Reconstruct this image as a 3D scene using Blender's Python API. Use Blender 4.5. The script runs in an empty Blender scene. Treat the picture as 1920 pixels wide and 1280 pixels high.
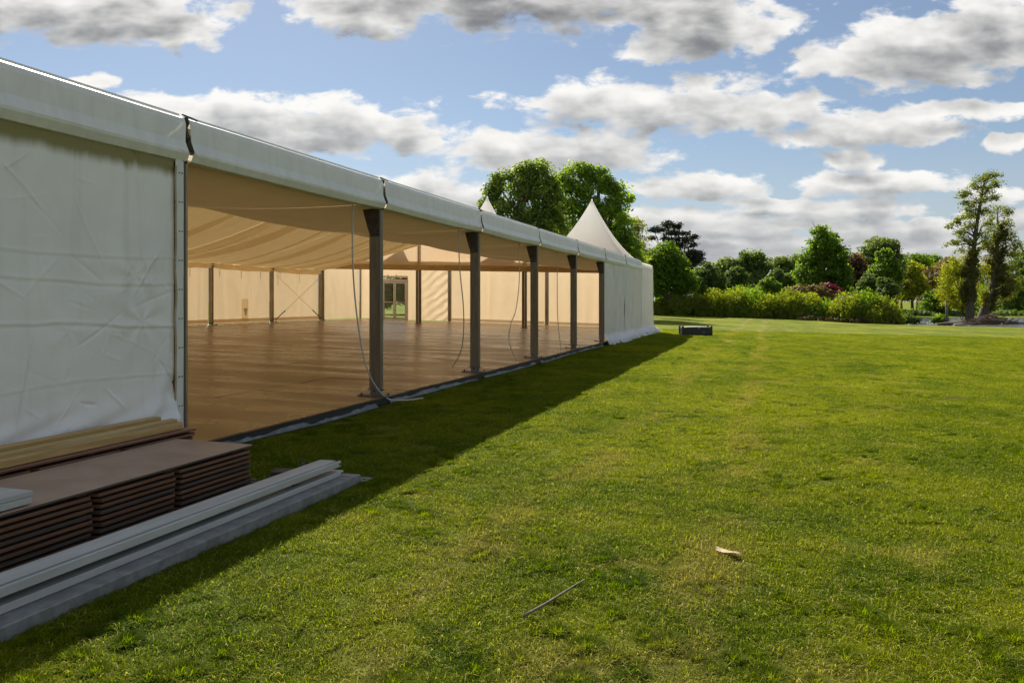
import bpy, bmesh, math, random
import numpy as np
from mathutils import Vector, Matrix

# ------------------------------------------------------------------ camera
F_PX, CX, HY = 1500.0, 960.0, 564.0            # lens geometry of the place, in photo pixels
TH = math.atan(482.0 / 1500.0)                  # heading: left of the marquee's long axis (+Y)
EYE = 1.843
ct, st = math.cos(TH), math.sin(TH)
scene = bpy.context.scene
COL = scene.collection
cam_d = bpy.data.cameras.new('camera'); cam = bpy.data.objects.new('camera', cam_d); COL.objects.link(cam)
cam.location = (0, 0, EYE); cam.rotation_euler = (math.radians(90), 0, TH)
cam_d.sensor_width = 36; cam_d.lens = 36 * F_PX / 1920; cam_d.shift_y = -(640 - HY) / 1920
cam_d.clip_end = 5000; cam_d.clip_start = 0.05
scene.camera = cam

# ------------------------------------------------------------------ sun, exposure
SUNV = Vector((2.82, -3.8, -4.0)).normalized()  # the way the light travels
sd = bpy.data.lights.new('sun', 'SUN'); sd.energy = 5.0; sd.angle = math.radians(0.55); sd.color = (1, .93, .80)
sun = bpy.data.objects.new('sun', sd); COL.objects.link(sun)
sun.rotation_euler = SUNV.to_track_quat('-Z', 'Y').to_euler(); sun.location = (-30, 60, 60)
vs = scene.view_settings
vs.view_transform = 'Standard'; vs.look = 'None'; vs.exposure = 0.74; vs.gamma = 1.0; vs.use_curve_mapping = False
scene.render.engine = 'CYCLES'
scene.cycles.use_denoising = True; scene.cycles.adaptive_threshold = .02
scene.cycles.max_bounces = 8; scene.cycles.diffuse_bounces = 5; scene.cycles.transmission_bounces = 6
scene.cycles.transparent_max_bounces = 12; scene.cycles.caustics_reflective = False; scene.cycles.caustics_refractive = False

# ------------------------------------------------------------------ sky
def N(nt, kind, **kw):
    n = nt.nodes.new(kind)
    for k, v in kw.items():
        if k.startswith('i_'):
            n.inputs[k[2:].replace('_', ' ')].default_value = v
        else:
            setattr(n, k, v)
    return n
def math_n(nt, op, a, b=None, c=None, clamp=False):
    n = nt.nodes.new('ShaderNodeMath'); n.operation = op; n.use_clamp = clamp
    for i, v in enumerate((a, b, c)):
        if v is None: continue
        if isinstance(v, (int, float)): n.inputs[i].default_value = v
        else: nt.links.new(v, n.inputs[i])
    return n.outputs[0]
def smooth(nt, v, a, b, lo=0.0, hi=1.0):
    n = nt.nodes.new('ShaderNodeMapRange'); n.interpolation_type = 'SMOOTHSTEP'
    nt.links.new(v, n.inputs['Value'])
    n.inputs['From Min'].default_value = a; n.inputs['From Max'].default_value = b
    n.inputs['To Min'].default_value = lo; n.inputs['To Max'].default_value = hi
    return n.outputs['Result']
def mixc(nt, fac, a, b):
    n = nt.nodes.new('ShaderNodeMix'); n.data_type = 'RGBA'
    for sock, v in ((n.inputs['Factor'], fac), (n.inputs['A'], a), (n.inputs['B'], b)):
        if isinstance(v, (int, float)): sock.default_value = v
        elif isinstance(v, tuple): sock.default_value = v if len(v) == 4 else v + (1,)
        else: nt.links.new(v, sock)
    return n.outputs['Result']

CLOUDS = [  # centre x, y, radius x, y (hundredths of a photo pixel along the heading), tilt
    (190, 15, 265, 80), (60, 10, 200, 80), (330, 45, 110, 50),
    (980, -30, 500, 100), (1330, 45, 180, 72), (700, 15, 180, 55), (1290, 92, 150, 34),
    (430, 215, 200, 48), (600, 238, 230, 58), (760, 250, 100, 42), (300, 205, 90, 36),
    (1020, 285, 240, 44), (1130, 292, 120, 36),
    (1240, 200, 310, 56), (1100, 192, 140, 36), (1440, 212, 130, 38),
    (1720, 95, 230, 78), (1860, 55, 170, 90), (1590, 118, 120, 42),
    (1640, 238, 220, 38), (1810, 206, 140, 24), (1540, 258, 120, 26),
    (1600, 302, 74, 24), (800, 352, 125, 36), (880, 375, 100, 30),
    (1310, 350, 165, 32), (1640, 342, 190, 27), (1440, 380, 80, 12),
    (1270, 405, 150, 25), (1590, 392, 200, 27), (1420, 425, 300, 24), (1700, 430, 230, 24),
    (1480, 462, 420, 24), (1880, 368, 70, 24), (1885, 264, 46, 20),
    (1500, 492, 420, 18), (1300, 448, 260, 20), (1720, 476, 260, 20), (1380, 512, 300, 14), (170, 150, 75, 18), (130, 175, 60, 14), (1905, 410, 120, 26),
]
world = bpy.data.worlds.new('World'); scene.world = world; world.use_nodes = True
wt = world.node_tree; wt.nodes.clear()
world.cycles.sampling_method = 'NONE'
wo = N(wt, 'ShaderNodeOutputWorld'); bg = N(wt, 'ShaderNodeBackground'); bg.inputs['Strength'].default_value = 0.0535
wt.links.new(bg.outputs[0], wo.inputs[0])
sky = N(wt, 'ShaderNodeTexSky'); sky.sky_type = 'NISHITA'; sky.sun_disc = False
sky.sun_elevation = math.asin(-SUNV.z); sky.sun_rotation = math.atan2(-SUNV.x, -SUNV.y)
sky.air_density = 1.0; sky.dust_density = 0.3; sky.ozone_density = 2.2; sky.altitude = 50
# density of the cloud field as a group: vector in (hundred photo pixels) -> density
cg = bpy.data.node_groups.new('cloud_density', 'ShaderNodeTree')
cg.interface.new_socket('Vector', in_out='INPUT', socket_type='NodeSocketVector')
cg.interface.new_socket('Density', in_out='OUTPUT', socket_type='NodeSocketFloat')
cg.interface.new_socket('Soft', in_out='OUTPUT', socket_type='NodeSocketFloat')
gi = cg.nodes.new('NodeGroupInput'); go = cg.nodes.new('NodeGroupOutput')
warp = N(cg, 'ShaderNodeTexNoise', noise_dimensions='2D', i_Scale=0.9, i_Detail=3.0, i_Roughness=0.55)
cg.links.new(gi.outputs[0], warp.inputs['Vector'])
wv = N(cg, 'ShaderNodeVectorMath', operation='SUBTRACT'); cg.links.new(warp.outputs['Color'], wv.inputs[0]); wv.inputs[1].default_value = (.5, .5, .5)
ws = N(cg, 'ShaderNodeVectorMath', operation='MULTIPLY_ADD'); cg.links.new(wv.outputs[0], ws.inputs[0]); ws.inputs[1].default_value = (.9, .35, 0); cg.links.new(gi.outputs[0], ws.inputs[2])
best = None
for (cx, cy, rx, ry) in CLOUDS:
    m = N(cg, 'ShaderNodeVectorMath', operation='MULTIPLY_ADD'); cg.links.new(ws.outputs[0], m.inputs[0]); m.inputs[1].default_value = (100 / rx, 100 / ry, 0)
    off = (-cx / rx, -cy / ry, 0)
    if best is None: m.inputs[2].default_value = off
    else:                                        # chained so that only one shape is evaluated at a time
        ch = N(cg, 'ShaderNodeVectorMath', operation='MULTIPLY_ADD'); cg.links.new(best, ch.inputs[0]); ch.inputs[1].default_value = (1e-6, 1e-6, 0)
        ch.inputs[2].default_value = off; cg.links.new(ch.outputs[0], m.inputs[2])
    ln = N(cg, 'ShaderNodeVectorMath', operation='LENGTH'); cg.links.new(m.outputs[0], ln.inputs[0])
    if best is None: best = ln.outputs['Value']
    else:
        sm = cg.nodes.new('ShaderNodeMath'); sm.operation = 'SMOOTH_MIN'
        cg.links.new(best, sm.inputs[0]); cg.links.new(ln.outputs['Value'], sm.inputs[1]); sm.inputs[2].default_value = .12
        best = sm.outputs[0]
sc_ = N(cg, 'ShaderNodeVectorMath', operation='MULTIPLY'); cg.links.new(gi.outputs[0], sc_.inputs[0]); sc_.inputs[1].default_value = (.9, 1.9, 1)
n1 = N(cg, 'ShaderNodeTexNoise', noise_dimensions='2D', i_Scale=1.3, i_Detail=9.0, i_Roughness=0.57, i_Distortion=0.15)
cg.links.new(sc_.outputs[0], n1.inputs['Vector'])
core = math_n(cg, 'SUBTRACT', 1.0, best)
core = math_n(cg, 'MAXIMUM', core, -1.2)
nz = math_n(cg, 'MULTIPLY', math_n(cg, 'SUBTRACT', n1.outputs['Fac'], .5), 1.55)
cg.links.new(math_n(cg, 'ADD', core, nz), go.inputs[0])
n2 = N(cg, 'ShaderNodeTexNoise', noise_dimensions='2D', i_Scale=1.3, i_Detail=2.6, i_Roughness=0.5, i_Distortion=0.15)
cg.links.new(sc_.outputs[0], n2.inputs['Vector'])
cg.links.new(math_n(cg, 'ADD', core, math_n(cg, 'MULTIPLY', math_n(cg, 'SUBTRACT', n2.outputs['Fac'], .5), 1.5)), go.inputs[1])

tc = N(wt, 'ShaderNodeTexCoord')
def dotw(vec):
    d = N(wt, 'ShaderNodeVectorMath', operation='DOT_PRODUCT'); wt.links.new(tc.outputs['Generated'], d.inputs[0]); d.inputs[1].default_value = vec
    return d.outputs['Value']
r_, f_, u_ = dotw((ct, st, 0)), dotw((-st, ct, 0)), dotw((0, 0, 1))
fm = math_n(wt, 'MAXIMUM', f_, .05)
uu = math_n(wt, 'MULTIPLY_ADD', math_n(wt, 'DIVIDE', r_, fm), F_PX / 100, CX / 100)
vv = math_n(wt, 'MULTIPLY_ADD', math_n(wt, 'DIVIDE', u_, fm), -F_PX / 100, HY / 100)
cv = N(wt, 'ShaderNodeCombineXYZ'); wt.links.new(uu, cv.inputs[0]); wt.links.new(vv, cv.inputs[1])
# far from the heading the same kind of broken cumulus goes on
zz = math_n(wt, 'ADD', math_n(wt, 'MAXIMUM', u_, 0.0), .12)
pl = N(wt, 'ShaderNodeVectorMath', operation='DIVIDE'); wt.links.new(tc.outputs['Generated'], pl.inputs[0])
cz = N(wt, 'ShaderNodeCombineXYZ'); [wt.links.new(zz, cz.inputs[i]) for i in range(3)]; wt.links.new(cz.outputs[0], pl.inputs[1])
pn = N(wt, 'ShaderNodeTexNoise', noise_dimensions='2D', i_Scale=1.1, i_Detail=8.0, i_Roughness=.58); wt.links.new(pl.outputs[0], pn.inputs['Vector'])
pden = math_n(wt, 'MULTIPLY', math_n(wt, 'SUBTRACT', pn.outputs['Fac'], .49), 3.2)
inx = math_n(wt, 'MULTIPLY', smooth(wt, uu, -5.0, -1.5), smooth(wt, uu, 24.0, 20.5))
iny = math_n(wt, 'MULTIPLY', smooth(wt, vv, -3.2, -1.0), smooth(wt, f_, .12, .3))
inview = math_n(wt, 'MULTIPLY', inx, iny)
vup = math_n(wt, 'MULTIPLY_ADD', vv, 1.095, -.095 * HY / 100 - .08)       # a little way up towards the sun, less so near the horizon
cv2 = N(wt, 'ShaderNodeCombineXYZ'); wt.links.new(uu, cv2.inputs[0]); wt.links.new(vup, cv2.inputs[1])
def dens(vec, out):
    g = wt.nodes.new('ShaderNodeGroup'); g.node_tree = cg; wt.links.new(vec, g.inputs[0])
    m = N(wt, 'ShaderNodeMix', data_type='FLOAT'); wt.links.new(inview, m.inputs[0]); wt.links.new(pden, m.inputs[2]); wt.links.new(g.outputs[out], m.inputs[3])
    return m.outputs[0], g
d0, g0 = dens(cv.outputs[0], 0)
d1, g1 = dens(cv2.outputs[0], 1)
alpha = smooth(wt, d0, -.03, .34)
thick = math_n(wt, 'ADD', math_n(wt, 'MULTIPLY', d0, .30), math_n(wt, 'MULTIPLY', d1, .70))
pn2 = N(wt, 'ShaderNodeTexNoise', noise_dimensions='2D', i_Scale=.8, i_Detail=4.0, i_Roughness=.55); wt.links.new(cv.outputs[0], pn2.inputs['Vector'])
thick = math_n(wt, 'ADD', thick, math_n(wt, 'MULTIPLY', math_n(wt, 'SUBTRACT', pn2.outputs['Fac'], .5), .45))
grey = math_n(wt, 'MULTIPLY', smooth(wt, thick, -.25, 1.15), 1.0)
low = smooth(wt, u_, .0, .16, 1.0, 0.0)
SK = 10.0
white = mixc(wt, low, (1.12 * SK, 1.10 * SK, 1.06 * SK), (.84 * SK, .84 * SK, .83 * SK))
dark = mixc(wt, smooth(wt, u_, .20, .36), (.35 * SK, .36 * SK, .375 * SK), (.20 * SK, .205 * SK, .215 * SK))
dark = mixc(wt, low, dark, (.46 * SK, .48 * SK, .51 * SK))
ccol = mixc(wt, grey, white, dark)
hz = smooth(wt, u_, .0, .22, .74, .14)
skyc = mixc(wt, hz, sky.outputs[0], (.56 * SK, .60 * SK, .66 * SK))
alpha2 = math_n(wt, 'MULTIPLY', alpha, .97)
wt.links.new(mixc(wt, alpha2, skyc, ccol), bg.inputs['Color'])

# ------------------------------------------------------------------ helpers
RNG = random.Random(7)
NR = np.random.default_rng(11)
G = 0.026                                        # the park falls gently towards +X
XF, W, Y0, BAY = -6.59, 19.4, 7.73, 5.0          # front post line, width, first open post, bay
XB = XF - W
FLOOR = 0.16
def yn(n): return Y0 + BAY * n
def sh(x): return -G * (x - XF)                  # height of the falling ground at x
def sstep(a, b, x):
    t = np.clip((np.asarray(x, float) - a) / (b - a), 0, 1); return t * t * (3 - 2 * t)
def vnoise(x, y, seed=0):
    x = np.asarray(x, float); y = np.asarray(y, float)
    xi = np.floor(x).astype(np.int64); yi = np.floor(y).astype(np.int64)
    xf, yf = x - xi, y - yi
    def h(a, b):
        n = (a * 374761393 + b * 668265263 + seed * 1442695041) & 0x7fffffff
        n = ((n ^ (n >> 13)) * 1274126177) & 0x7fffffff
        return ((n ^ (n >> 16)) & 0xffff) / 65535.0
    u = xf * xf * (3 - 2 * xf); v = yf * yf * (3 - 2 * yf)
    return (h(xi, yi) * (1 - u) + h(xi + 1, yi) * u) * (1 - v) + (h(xi, yi + 1) * (1 - u) + h(xi + 1, yi + 1) * u) * v
def fbm(x, y, seed=0, o=4):
    s, a, t = 0, .5, 0
    for k in range(o):
        s = s + a * vnoise(np.asarray(x) * 2 ** k, np.asarray(y) * 2 ** k, seed + k); t += a; a *= .5
    return s / t
def at(px, zc):                                  # ground position on a bearing (photo column) at a distance along the heading
    xc = (px - CX) / F_PX * zc
    return xc * ct - zc * st, xc * st + zc * ct
def zat(py, zc): return EYE + (HY - py) * zc / F_PX
def to_cam(x, y): return x * ct + y * st, -x * st + y * ct
def gh(x, y):
    x = np.asarray(x, float); y = np.asarray(y, float)
    xc, zc = to_cam(x, y)
    base = -G * (np.clip(x, -45, 25) - XF)
    far = sstep(110, 170, np.hypot(x, y))
    z = base * (1 - far) - .75 * far
    lake = sstep(81, 88, zc) * (1 - sstep(150, 162, zc)) * sstep(33, 40, xc + (zc - 85) * .05) * sstep(420, 380, xc) 
    lake2 = sstep(79, 85, zc) * (1 - sstep(126, 136, zc)) * sstep(33, 42, xc)
    lk = np.maximum(lake * 0, lake2)
    z = z * (1 - lk) - 2.1 * lk
    near = 1 - sstep(40, 80, np.hypot(x, y))
    z = z + near * ((fbm(x * .45, y * .45, 3, 2) - .5) * .05)
    return z

def link(o, parent=None):
    COL.objects.link(o)
    if parent is not None: o.parent = parent
    return o
def origin(o):
    v = Vector((0, 0, 0))
    while o is not None:
        v += o.location; o = o.parent
    return v
def tag(o, label, cat, group=None, kind=None):
    if label: o['label'] = label
    if cat: o['category'] = cat
    if group: o['group'] = group
    if kind: o['kind'] = kind
    return o
def thing(name, loc, label, cat, group=None):
    o = bpy.data.objects.new(name, None); o.empty_display_size = .2; o.location = loc
    return tag(link(o), label, cat, group)
def np_mesh(name, V, Fq, mats, smooth=False, tint=None, uv=None):
    V = np.asarray(V, np.float32); Fq = np.asarray(Fq, np.int32)
    me = bpy.data.meshes.new(name); k = Fq.shape[1]
    me.vertices.add(len(V)); me.vertices.foreach_set('co', V.ravel())
    me.loops.add(Fq.size); me.loops.foreach_set('vertex_index', Fq.ravel())
    me.polygons.add(len(Fq)); me.polygons.foreach_set('loop_start', np.arange(0, Fq.size, k, dtype=np.int32))
    try: me.polygons.foreach_set('loop_total', np.full(len(Fq), k, np.int32))
    except Exception: pass
    if smooth: me.polygons.foreach_set('use_smooth', np.ones(len(Fq), bool))
    for m in (mats if isinstance(mats, (list, tuple)) else [mats]): me.materials.append(m)
    if tint is not None:
        a = me.attributes.new('tint', 'FLOAT', 'FACE'); a.data.foreach_set('value', np.asarray(tint, np.float32))
    me.update(calc_edges=True); me.validate()
    return me
class MB:
    def __init__(s): s.v, s.f = [], []
    def add(s, vs, fs):
        b = len(s.v); s.v += [tuple(v) for v in vs]; s.f += [tuple(b + i for i in f) for f in fs]; return s
    def box(s, x0, x1, y0, y1, z0, z1):
        vs = [(x0, y0, z0), (x1, y0, z0), (x1, y1, z0), (x0, y1, z0), (x0, y0, z1), (x1, y0, z1), (x1, y1, z1), (x0, y1, z1)]
        return s.add(vs, [(3, 2, 1, 0), (4, 5, 6, 7), (0, 1, 5, 4), (1, 2, 6, 5), (2, 3, 7, 6), (3, 0, 4, 7)])
    def obox(s, c, ax, ay, az):                   # oriented box: centre and three half axes
        c, ax, ay, az = map(Vector, (c, ax, ay, az))
        vs = [c + ax * i + ay * j + az * k for k in (-1, 1) for (i, j) in ((-1, -1), (1, -1), (1, 1), (-1, 1))]
        return s.add(vs, [(3, 2, 1, 0), (4, 5, 6, 7), (0, 1, 5, 4), (1, 2, 6, 5), (2, 3, 7, 6), (3, 0, 4, 7)])
    def tube(s, pts, rad, seg=8, caps=True):
        pts = [Vector(p) for p in pts]; n = len(pts)
        rad = rad if isinstance(rad, (list, tuple)) else [rad] * n
        b = len(s.v); ref = None
        for i, p in enumerate(pts):
            d = (pts[min(i + 1, n - 1)] - pts[max(i - 1, 0)])
            d = d.normalized() if d.length > 1e-9 else Vector((0, 0, 1))
            if ref is None: ref = d.orthogonal().normalized()
            ref = (ref - d * ref.dot(d)); ref = ref.normalized() if ref.length > 1e-6 else d.orthogonal().normalized()
            o = d.cross(ref)
            for k in range(seg):
                a = 2 * math.pi * k / seg
                s.v.append(tuple(p + (ref * math.cos(a) + o * math.sin(a)) * rad[i]))
        for i in range(n - 1):
            for k in range(seg):
                k2 = (k + 1) % seg
                s.f.append((b + i * seg + k, b + i * seg + k2, b + (i + 1) * seg + k2, b + (i + 1) * seg + k))
        if caps:
            s.f.append(tuple(b + k for k in range(seg))[::-1]); s.f.append(tuple(b + (n - 1) * seg + k for k in range(seg)))
        return s
    def grid(s, P):                               # P[i][j] -> points
        P = np.asarray(P, float); a, c = P.shape[:2]; b = len(s.v)
        s.v += [tuple(p) for p in P.reshape(-1, 3)]
        s.f += [(b + i * c + j, b + (i + 1) * c + j, b + (i + 1) * c + j + 1, b + i * c + j + 1) for i in range(a - 1) for j in range(c - 1)]
        return s
    def prism(s, poly, axis, a0, a1):             # closed outline in two axes pushed along the third
        n = len(poly)
        def pt(p, a):
            return {'x': (a, p[0], p[1]), 'y': (p[0], a, p[1]), 'z': (p[0], p[1], a)}[axis]
        return s.add([pt(p, a0) for p in poly] + [pt(p, a1) for p in poly],
                     [tuple(range(n))[::-1], tuple(range(n, 2 * n))] + [(i, (i + 1) % n, n + (i + 1) % n, n + i) for i in range(n)])
    def mesh(s, name, mat, smooth=False, bevel=0, org=(0, 0, 0), shear=False):
        V = np.array(s.v, float).reshape(-1, 3)
        if shear: V[:, 2] += -G * (V[:, 0] - XF)
        V = V - np.array(tuple(org))
        me = bpy.data.meshes.new(name); me.from_pydata([tuple(v) for v in V], [], s.f)
        bm = bmesh.new(); bm.from_mesh(me)
        bmesh.ops.recalc_face_normals(bm, faces=bm.faces)
        if bevel > 0:
            es = [e for e in bm.edges if len(e.link_faces) == 2 and e.calc_face_angle(0) > .6]
            bmesh.ops.bevel(bm, geom=es, offset=bevel, segments=1, affect='EDGES', profile=.5)
        if smooth:
            for f in bm.faces: f.smooth = True
        bm.to_mesh(me); bm.free()
        me.materials.append(mat); me.update(); return me
    def build(s, name, mat, parent=None, smooth=False, bevel=0, shear=False):
        org = origin(parent) if parent is not None else Vector((0, 0, 0))
        return link(bpy.data.objects.new(name, s.mesh(name, mat, smooth, bevel, org, shear)), parent)
    def solo(s, name, mat, loc, smooth=False, bevel=0, shear=False):   # a thing that is one mesh, its origin at loc
        o = bpy.data.objects.new(name, s.mesh(name, mat, smooth, bevel, loc, shear)); o.location = loc
        return link(o)
def obj_np(name, V, Fq, mat, parent=None, smooth=False, tint=None):
    V = np.asarray(V, float)
    if parent is not None: V = V - np.array(tuple(origin(parent)))
    return link(bpy.data.objects.new(name, np_mesh(name, V, Fq, mat, smooth, tint)), parent)
def inst(name, me, loc, parent=None, rot=(0, 0, 0)):
    o = bpy.data.objects.new(name, me); link(o, parent); o.location = loc; o.rotation_euler = rot; return o

# ------------------------------------------------------------------ materials
def pmat(name, c1, c2=None, scale=4.0, rough=.6, metal=0.0, bump=0.0, bscale=20.0, stretch=(1, 1, 1), trans=0.0, tcol=None, lo=.35, hi=.65, detail=5, spec=.5):
    m = bpy.data.materials.new(name); m.use_nodes = True; nt = m.node_tree; nt.nodes.clear()
    out = N(nt, 'ShaderNodeOutputMaterial'); p = N(nt, 'ShaderNodeBsdfPrincipled')
    p.inputs['Roughness'].default_value = rough; p.inputs['Metallic'].default_value = metal; p.inputs['Specular IOR Level'].default_value = spec
    geo = N(nt, 'ShaderNodeNewGeometry')
    mp = N(nt, 'ShaderNodeMapping'); mp.inputs['Scale'].default_value = stretch; nt.links.new(geo.outputs['Position'], mp.inputs['Vector'])
    if c2 is not None:
        nz = N(nt, 'ShaderNodeTexNoise', i_Scale=scale, i_Detail=float(detail), i_Roughness=.6); nt.links.new(mp.outputs[0], nz.inputs['Vector'])
        col = mixc(nt, smooth(nt, nz.outputs['Fac'], lo, hi), tuple(c1), tuple(c2)); nt.links.new(col, p.inputs['Base Color'])
    else:
        p.inputs['Base Color'].default_value = tuple(c1) + (1,); col = None
    if bump > 0:
        bz = N(nt, 'ShaderNodeTexNoise', i_Scale=bscale, i_Detail=4.0, i_Roughness=.6); nt.links.new(mp.outputs[0], bz.inputs['Vector'])
        b = N(nt, 'ShaderNodeBump', i_Strength=1.0, i_Distance=bump); nt.links.new(bz.outputs['Fac'], b.inputs['Height']); nt.links.new(b.outputs[0], p.inputs['Normal'])
    if trans > 0:
        t = N(nt, 'ShaderNodeBsdfTranslucent'); t.inputs['Color'].default_value = tuple(tcol or c1) + (1,)
        mx = N(nt, 'ShaderNodeMixShader'); mx.inputs[0].default_value = trans
        nt.links.new(p.outputs[0], mx.inputs[1]); nt.links.new(t.outputs[0], mx.inputs[2]); nt.links.new(mx.outputs[0], out.inputs[0])
    else: nt.links.new(p.outputs[0], out.inputs[0])
    return m
def leaf_mat(name, cols, trans=.60, rough=.55):
    m = bpy.data.materials.new(name); m.use_nodes = True; nt = m.node_tree; nt.nodes.clear()
    out = N(nt, 'ShaderNodeOutputMaterial'); p = N(nt, 'ShaderNodeBsdfPrincipled'); p.inputs['Roughness'].default_value = rough; p.inputs['Specular IOR Level'].default_value = .35
    a = N(nt, 'ShaderNodeAttribute', attribute_name='tint')
    r = N(nt, 'ShaderNodeValToRGB'); nt.links.new(a.outputs['Fac'], r.inputs[0])
    while len(r.color_ramp.elements) < len(cols): r.color_ramp.elements.new(.5)
    for i, c in enumerate(cols):
        e = r.color_ramp.elements[i]; e.position = i / (len(cols) - 1); e.color = tuple(c) + (1,)
    nt.links.new(r.outputs[0], p.inputs['Base Color'])
    t = N(nt, 'ShaderNodeBsdfTranslucent')
    tm = N(nt, 'ShaderNodeMix', data_type='RGBA', blend_type='MULTIPLY'); tm.inputs['Factor'].default_value = 1
    nt.links.new(r.outputs[0], tm.inputs['A']); tm.inputs['B'].default_value = (1.72, 1.66, .48, 1); nt.links.new(tm.outputs['Result'], t.inputs['Color'])
    mx = N(nt, 'ShaderNodeMixShader'); mx.inputs[0].default_value = trans
    nt.links.new(p.outputs[0], mx.inputs[1]); nt.links.new(t.outputs[0], mx.inputs[2]); nt.links.new(mx.outputs[0], out.inputs[0])
    return m

M = {}
M['pvc'] = pmat('white_pvc', (.80, .82, .80), (.72, .74, .72), 1.2, .42, bump=.002, bscale=9, trans=.20, tcol=(.72, .76, .68))
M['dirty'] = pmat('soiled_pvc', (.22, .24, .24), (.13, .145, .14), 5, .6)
M['hat'] = pmat('pagoda_pvc', (.82, .83, .82), (.78, .79, .78), .8, .4, bump=.002, bscale=5, trans=.55, tcol=(.92, .91, .88))
M['roofpvc'] = pmat('roof_pvc', (.72, .74, .74), (.64, .66, .66), 1.5, .4, trans=.34, tcol=(.80, .74, .56))
M['fascia'] = pmat('fascia_pvc', (.80, .80, .785), (.73, .73, .715), 2.2, .42, bump=.003, bscale=5, stretch=(2, 3.0, .8), trans=.08, tcol=(.8, .8, .7))
M['lining'] = pmat('cream_lining', (.62, .51, .34), (.57, .46, .30), 1.4, .8, bump=.002, bscale=30, trans=.48, tcol=(.86, .66, .38))
M['pleat'] = pmat('thin_lining', (.60, .47, .28), (.55, .42, .24), 1.4, .8, trans=.84, tcol=(.97, .90, .76))
M['lining_front'] = pmat('cream_lining_shaded', (.58, .46, .29), (.52, .41, .25), 1.4, .8, bump=.002, bscale=30, trans=.27, tcol=(.78, .60, .35))  # front-slope shade put into a darker, less translucent copy of the lining
M['inwall'] = pmat('cream_wall', (.70, .58, .42), (.64, .52, .37), 1.1, .6, bump=.0015, bscale=9, trans=.39, tcol=(.80, .61, .40))
M['beamwrap'] = pmat('beam_wrap', (.66, .50, .28), (.58, .43, .23), 2, .7)
M['alu'] = pmat('aluminium', (.30, .29, .26), (.24, .23, .20), 3.0, .45, metal=.55, stretch=(4, 4, .4), bump=.0005, bscale=60)
M['post'] = pmat('post_aluminium', (.30, .255, .19), (.22, .185, .13), 2.5, .5, metal=.35, stretch=(5, 5, .5))
M['steel'] = pmat('dark_steel', (.06, .052, .045), (.10, .085, .07), 8, .55, metal=.4)
M['galv'] = pmat('galvanised_steel', (.25, .255, .25), (.165, .17, .17), 9, .55, metal=.2, bump=.001, bscale=25, detail=8)
M['beam'] = pmat('powder_coated_beam', (.47, .475, .46), (.39, .395, .38), 3, .45, stretch=(3, .5, 3), bump=.0006, bscale=40)
M['dark'] = pmat('black_plastic', (.012, .012, .014), (.022, .022, .024), 9, .5)
M['rope'] = pmat('white_cord', (.60, .58, .55), (.48, .46, .43), 30, .7)
M['strap'] = pmat('lacing_strap', (.035, .03, .025), (.08, .07, .055), 25, .8)
M['cable'] = pmat('steel_cable', (.22, .19, .15), None, rough=.4, metal=.6)
M['wood_edge'] = pmat('panel_edge_wood', (.15, .060, .026), (.23, .10, .045), 3.0, .75, stretch=(2, .6, 30), bump=.0015, bscale=60)
M['wood_edge2'] = pmat('panel_edge_red', (.12, .050, .019), (.18, .078, .03), 2.5, .75, stretch=(2, .6, 30), bump=.0015, bscale=60)
M['wood_edge3'] = pmat('panel_edge_dark', (.060, .038, .025), (.11, .068, .042), 2.2, .8, stretch=(2, .6, 30), bump=.0015, bscale=60)
M['gap_shade'] = pmat('panel_gap_shade', (.030, .020, .014), (.05, .032, .021), 3, .9)  # near-black tops of the lower boards: shade between them painted in
M['panel_top'] = pmat('panel_top_brown', (.33, .215, .15), (.40, .275, .20), 2.0, .55, bump=.0008, bscale=70, detail=8)
M['panel_red'] = pmat('panel_top_red', (.30, .15, .10), (.25, .12, .08), 2.0, .6, bump=.0008, bscale=70)
M['pine'] = pmat('pine_timber', (.52, .36, .14), (.40, .25, .085), 2.2, .6, stretch=(9, .55, 9), bump=.0012, bscale=30, detail=7)
M['pine2'] = pmat('pine_timber_pale', (.58, .43, .20), (.45, .30, .11), 2.4, .6, stretch=(9, .5, 9), bump=.0012, bscale=30, detail=7)
M['bark'] = pmat('bark', (.075, .058, .042), (.12, .095, .07), 4, .9, bump=.03, bscale=9)
M['bark_pale'] = pmat('bark_pale', (.16, .135, .105), (.24, .21, .17), 5, .9, bump=.03, bscale=9)
M['dead'] = pmat('dead_wood', (.10, .068, .048), (.19, .14, .10), 3, .9, bump=.02, bscale=12)
M['deadb'] = pmat('bleached_log', (.50, .46, .40), (.36, .32, .27), 3, .85, bump=.01, bscale=12)
M['soil'] = pmat('bank_soil', (.035, .028, .016), (.06, .05, .026), 1.2, .95, bump=.06, bscale=3)
M['straw'] = pmat('dry_stick', (.11, .085, .06), (.20, .16, .115), 20, .8)
M['paper'] = pmat('crumpled_card', (.56, .43, .27), (.47, .34, .20), 20, .75, trans=.15)
M['bolt'] = pmat('bolt_zinc', (.05, .045, .04), None, rough=.5, metal=.4)
M['doorframe'] = pmat('door_frame', (.55, .47, .36), (.50, .42, .32), 3, .5)

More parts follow.
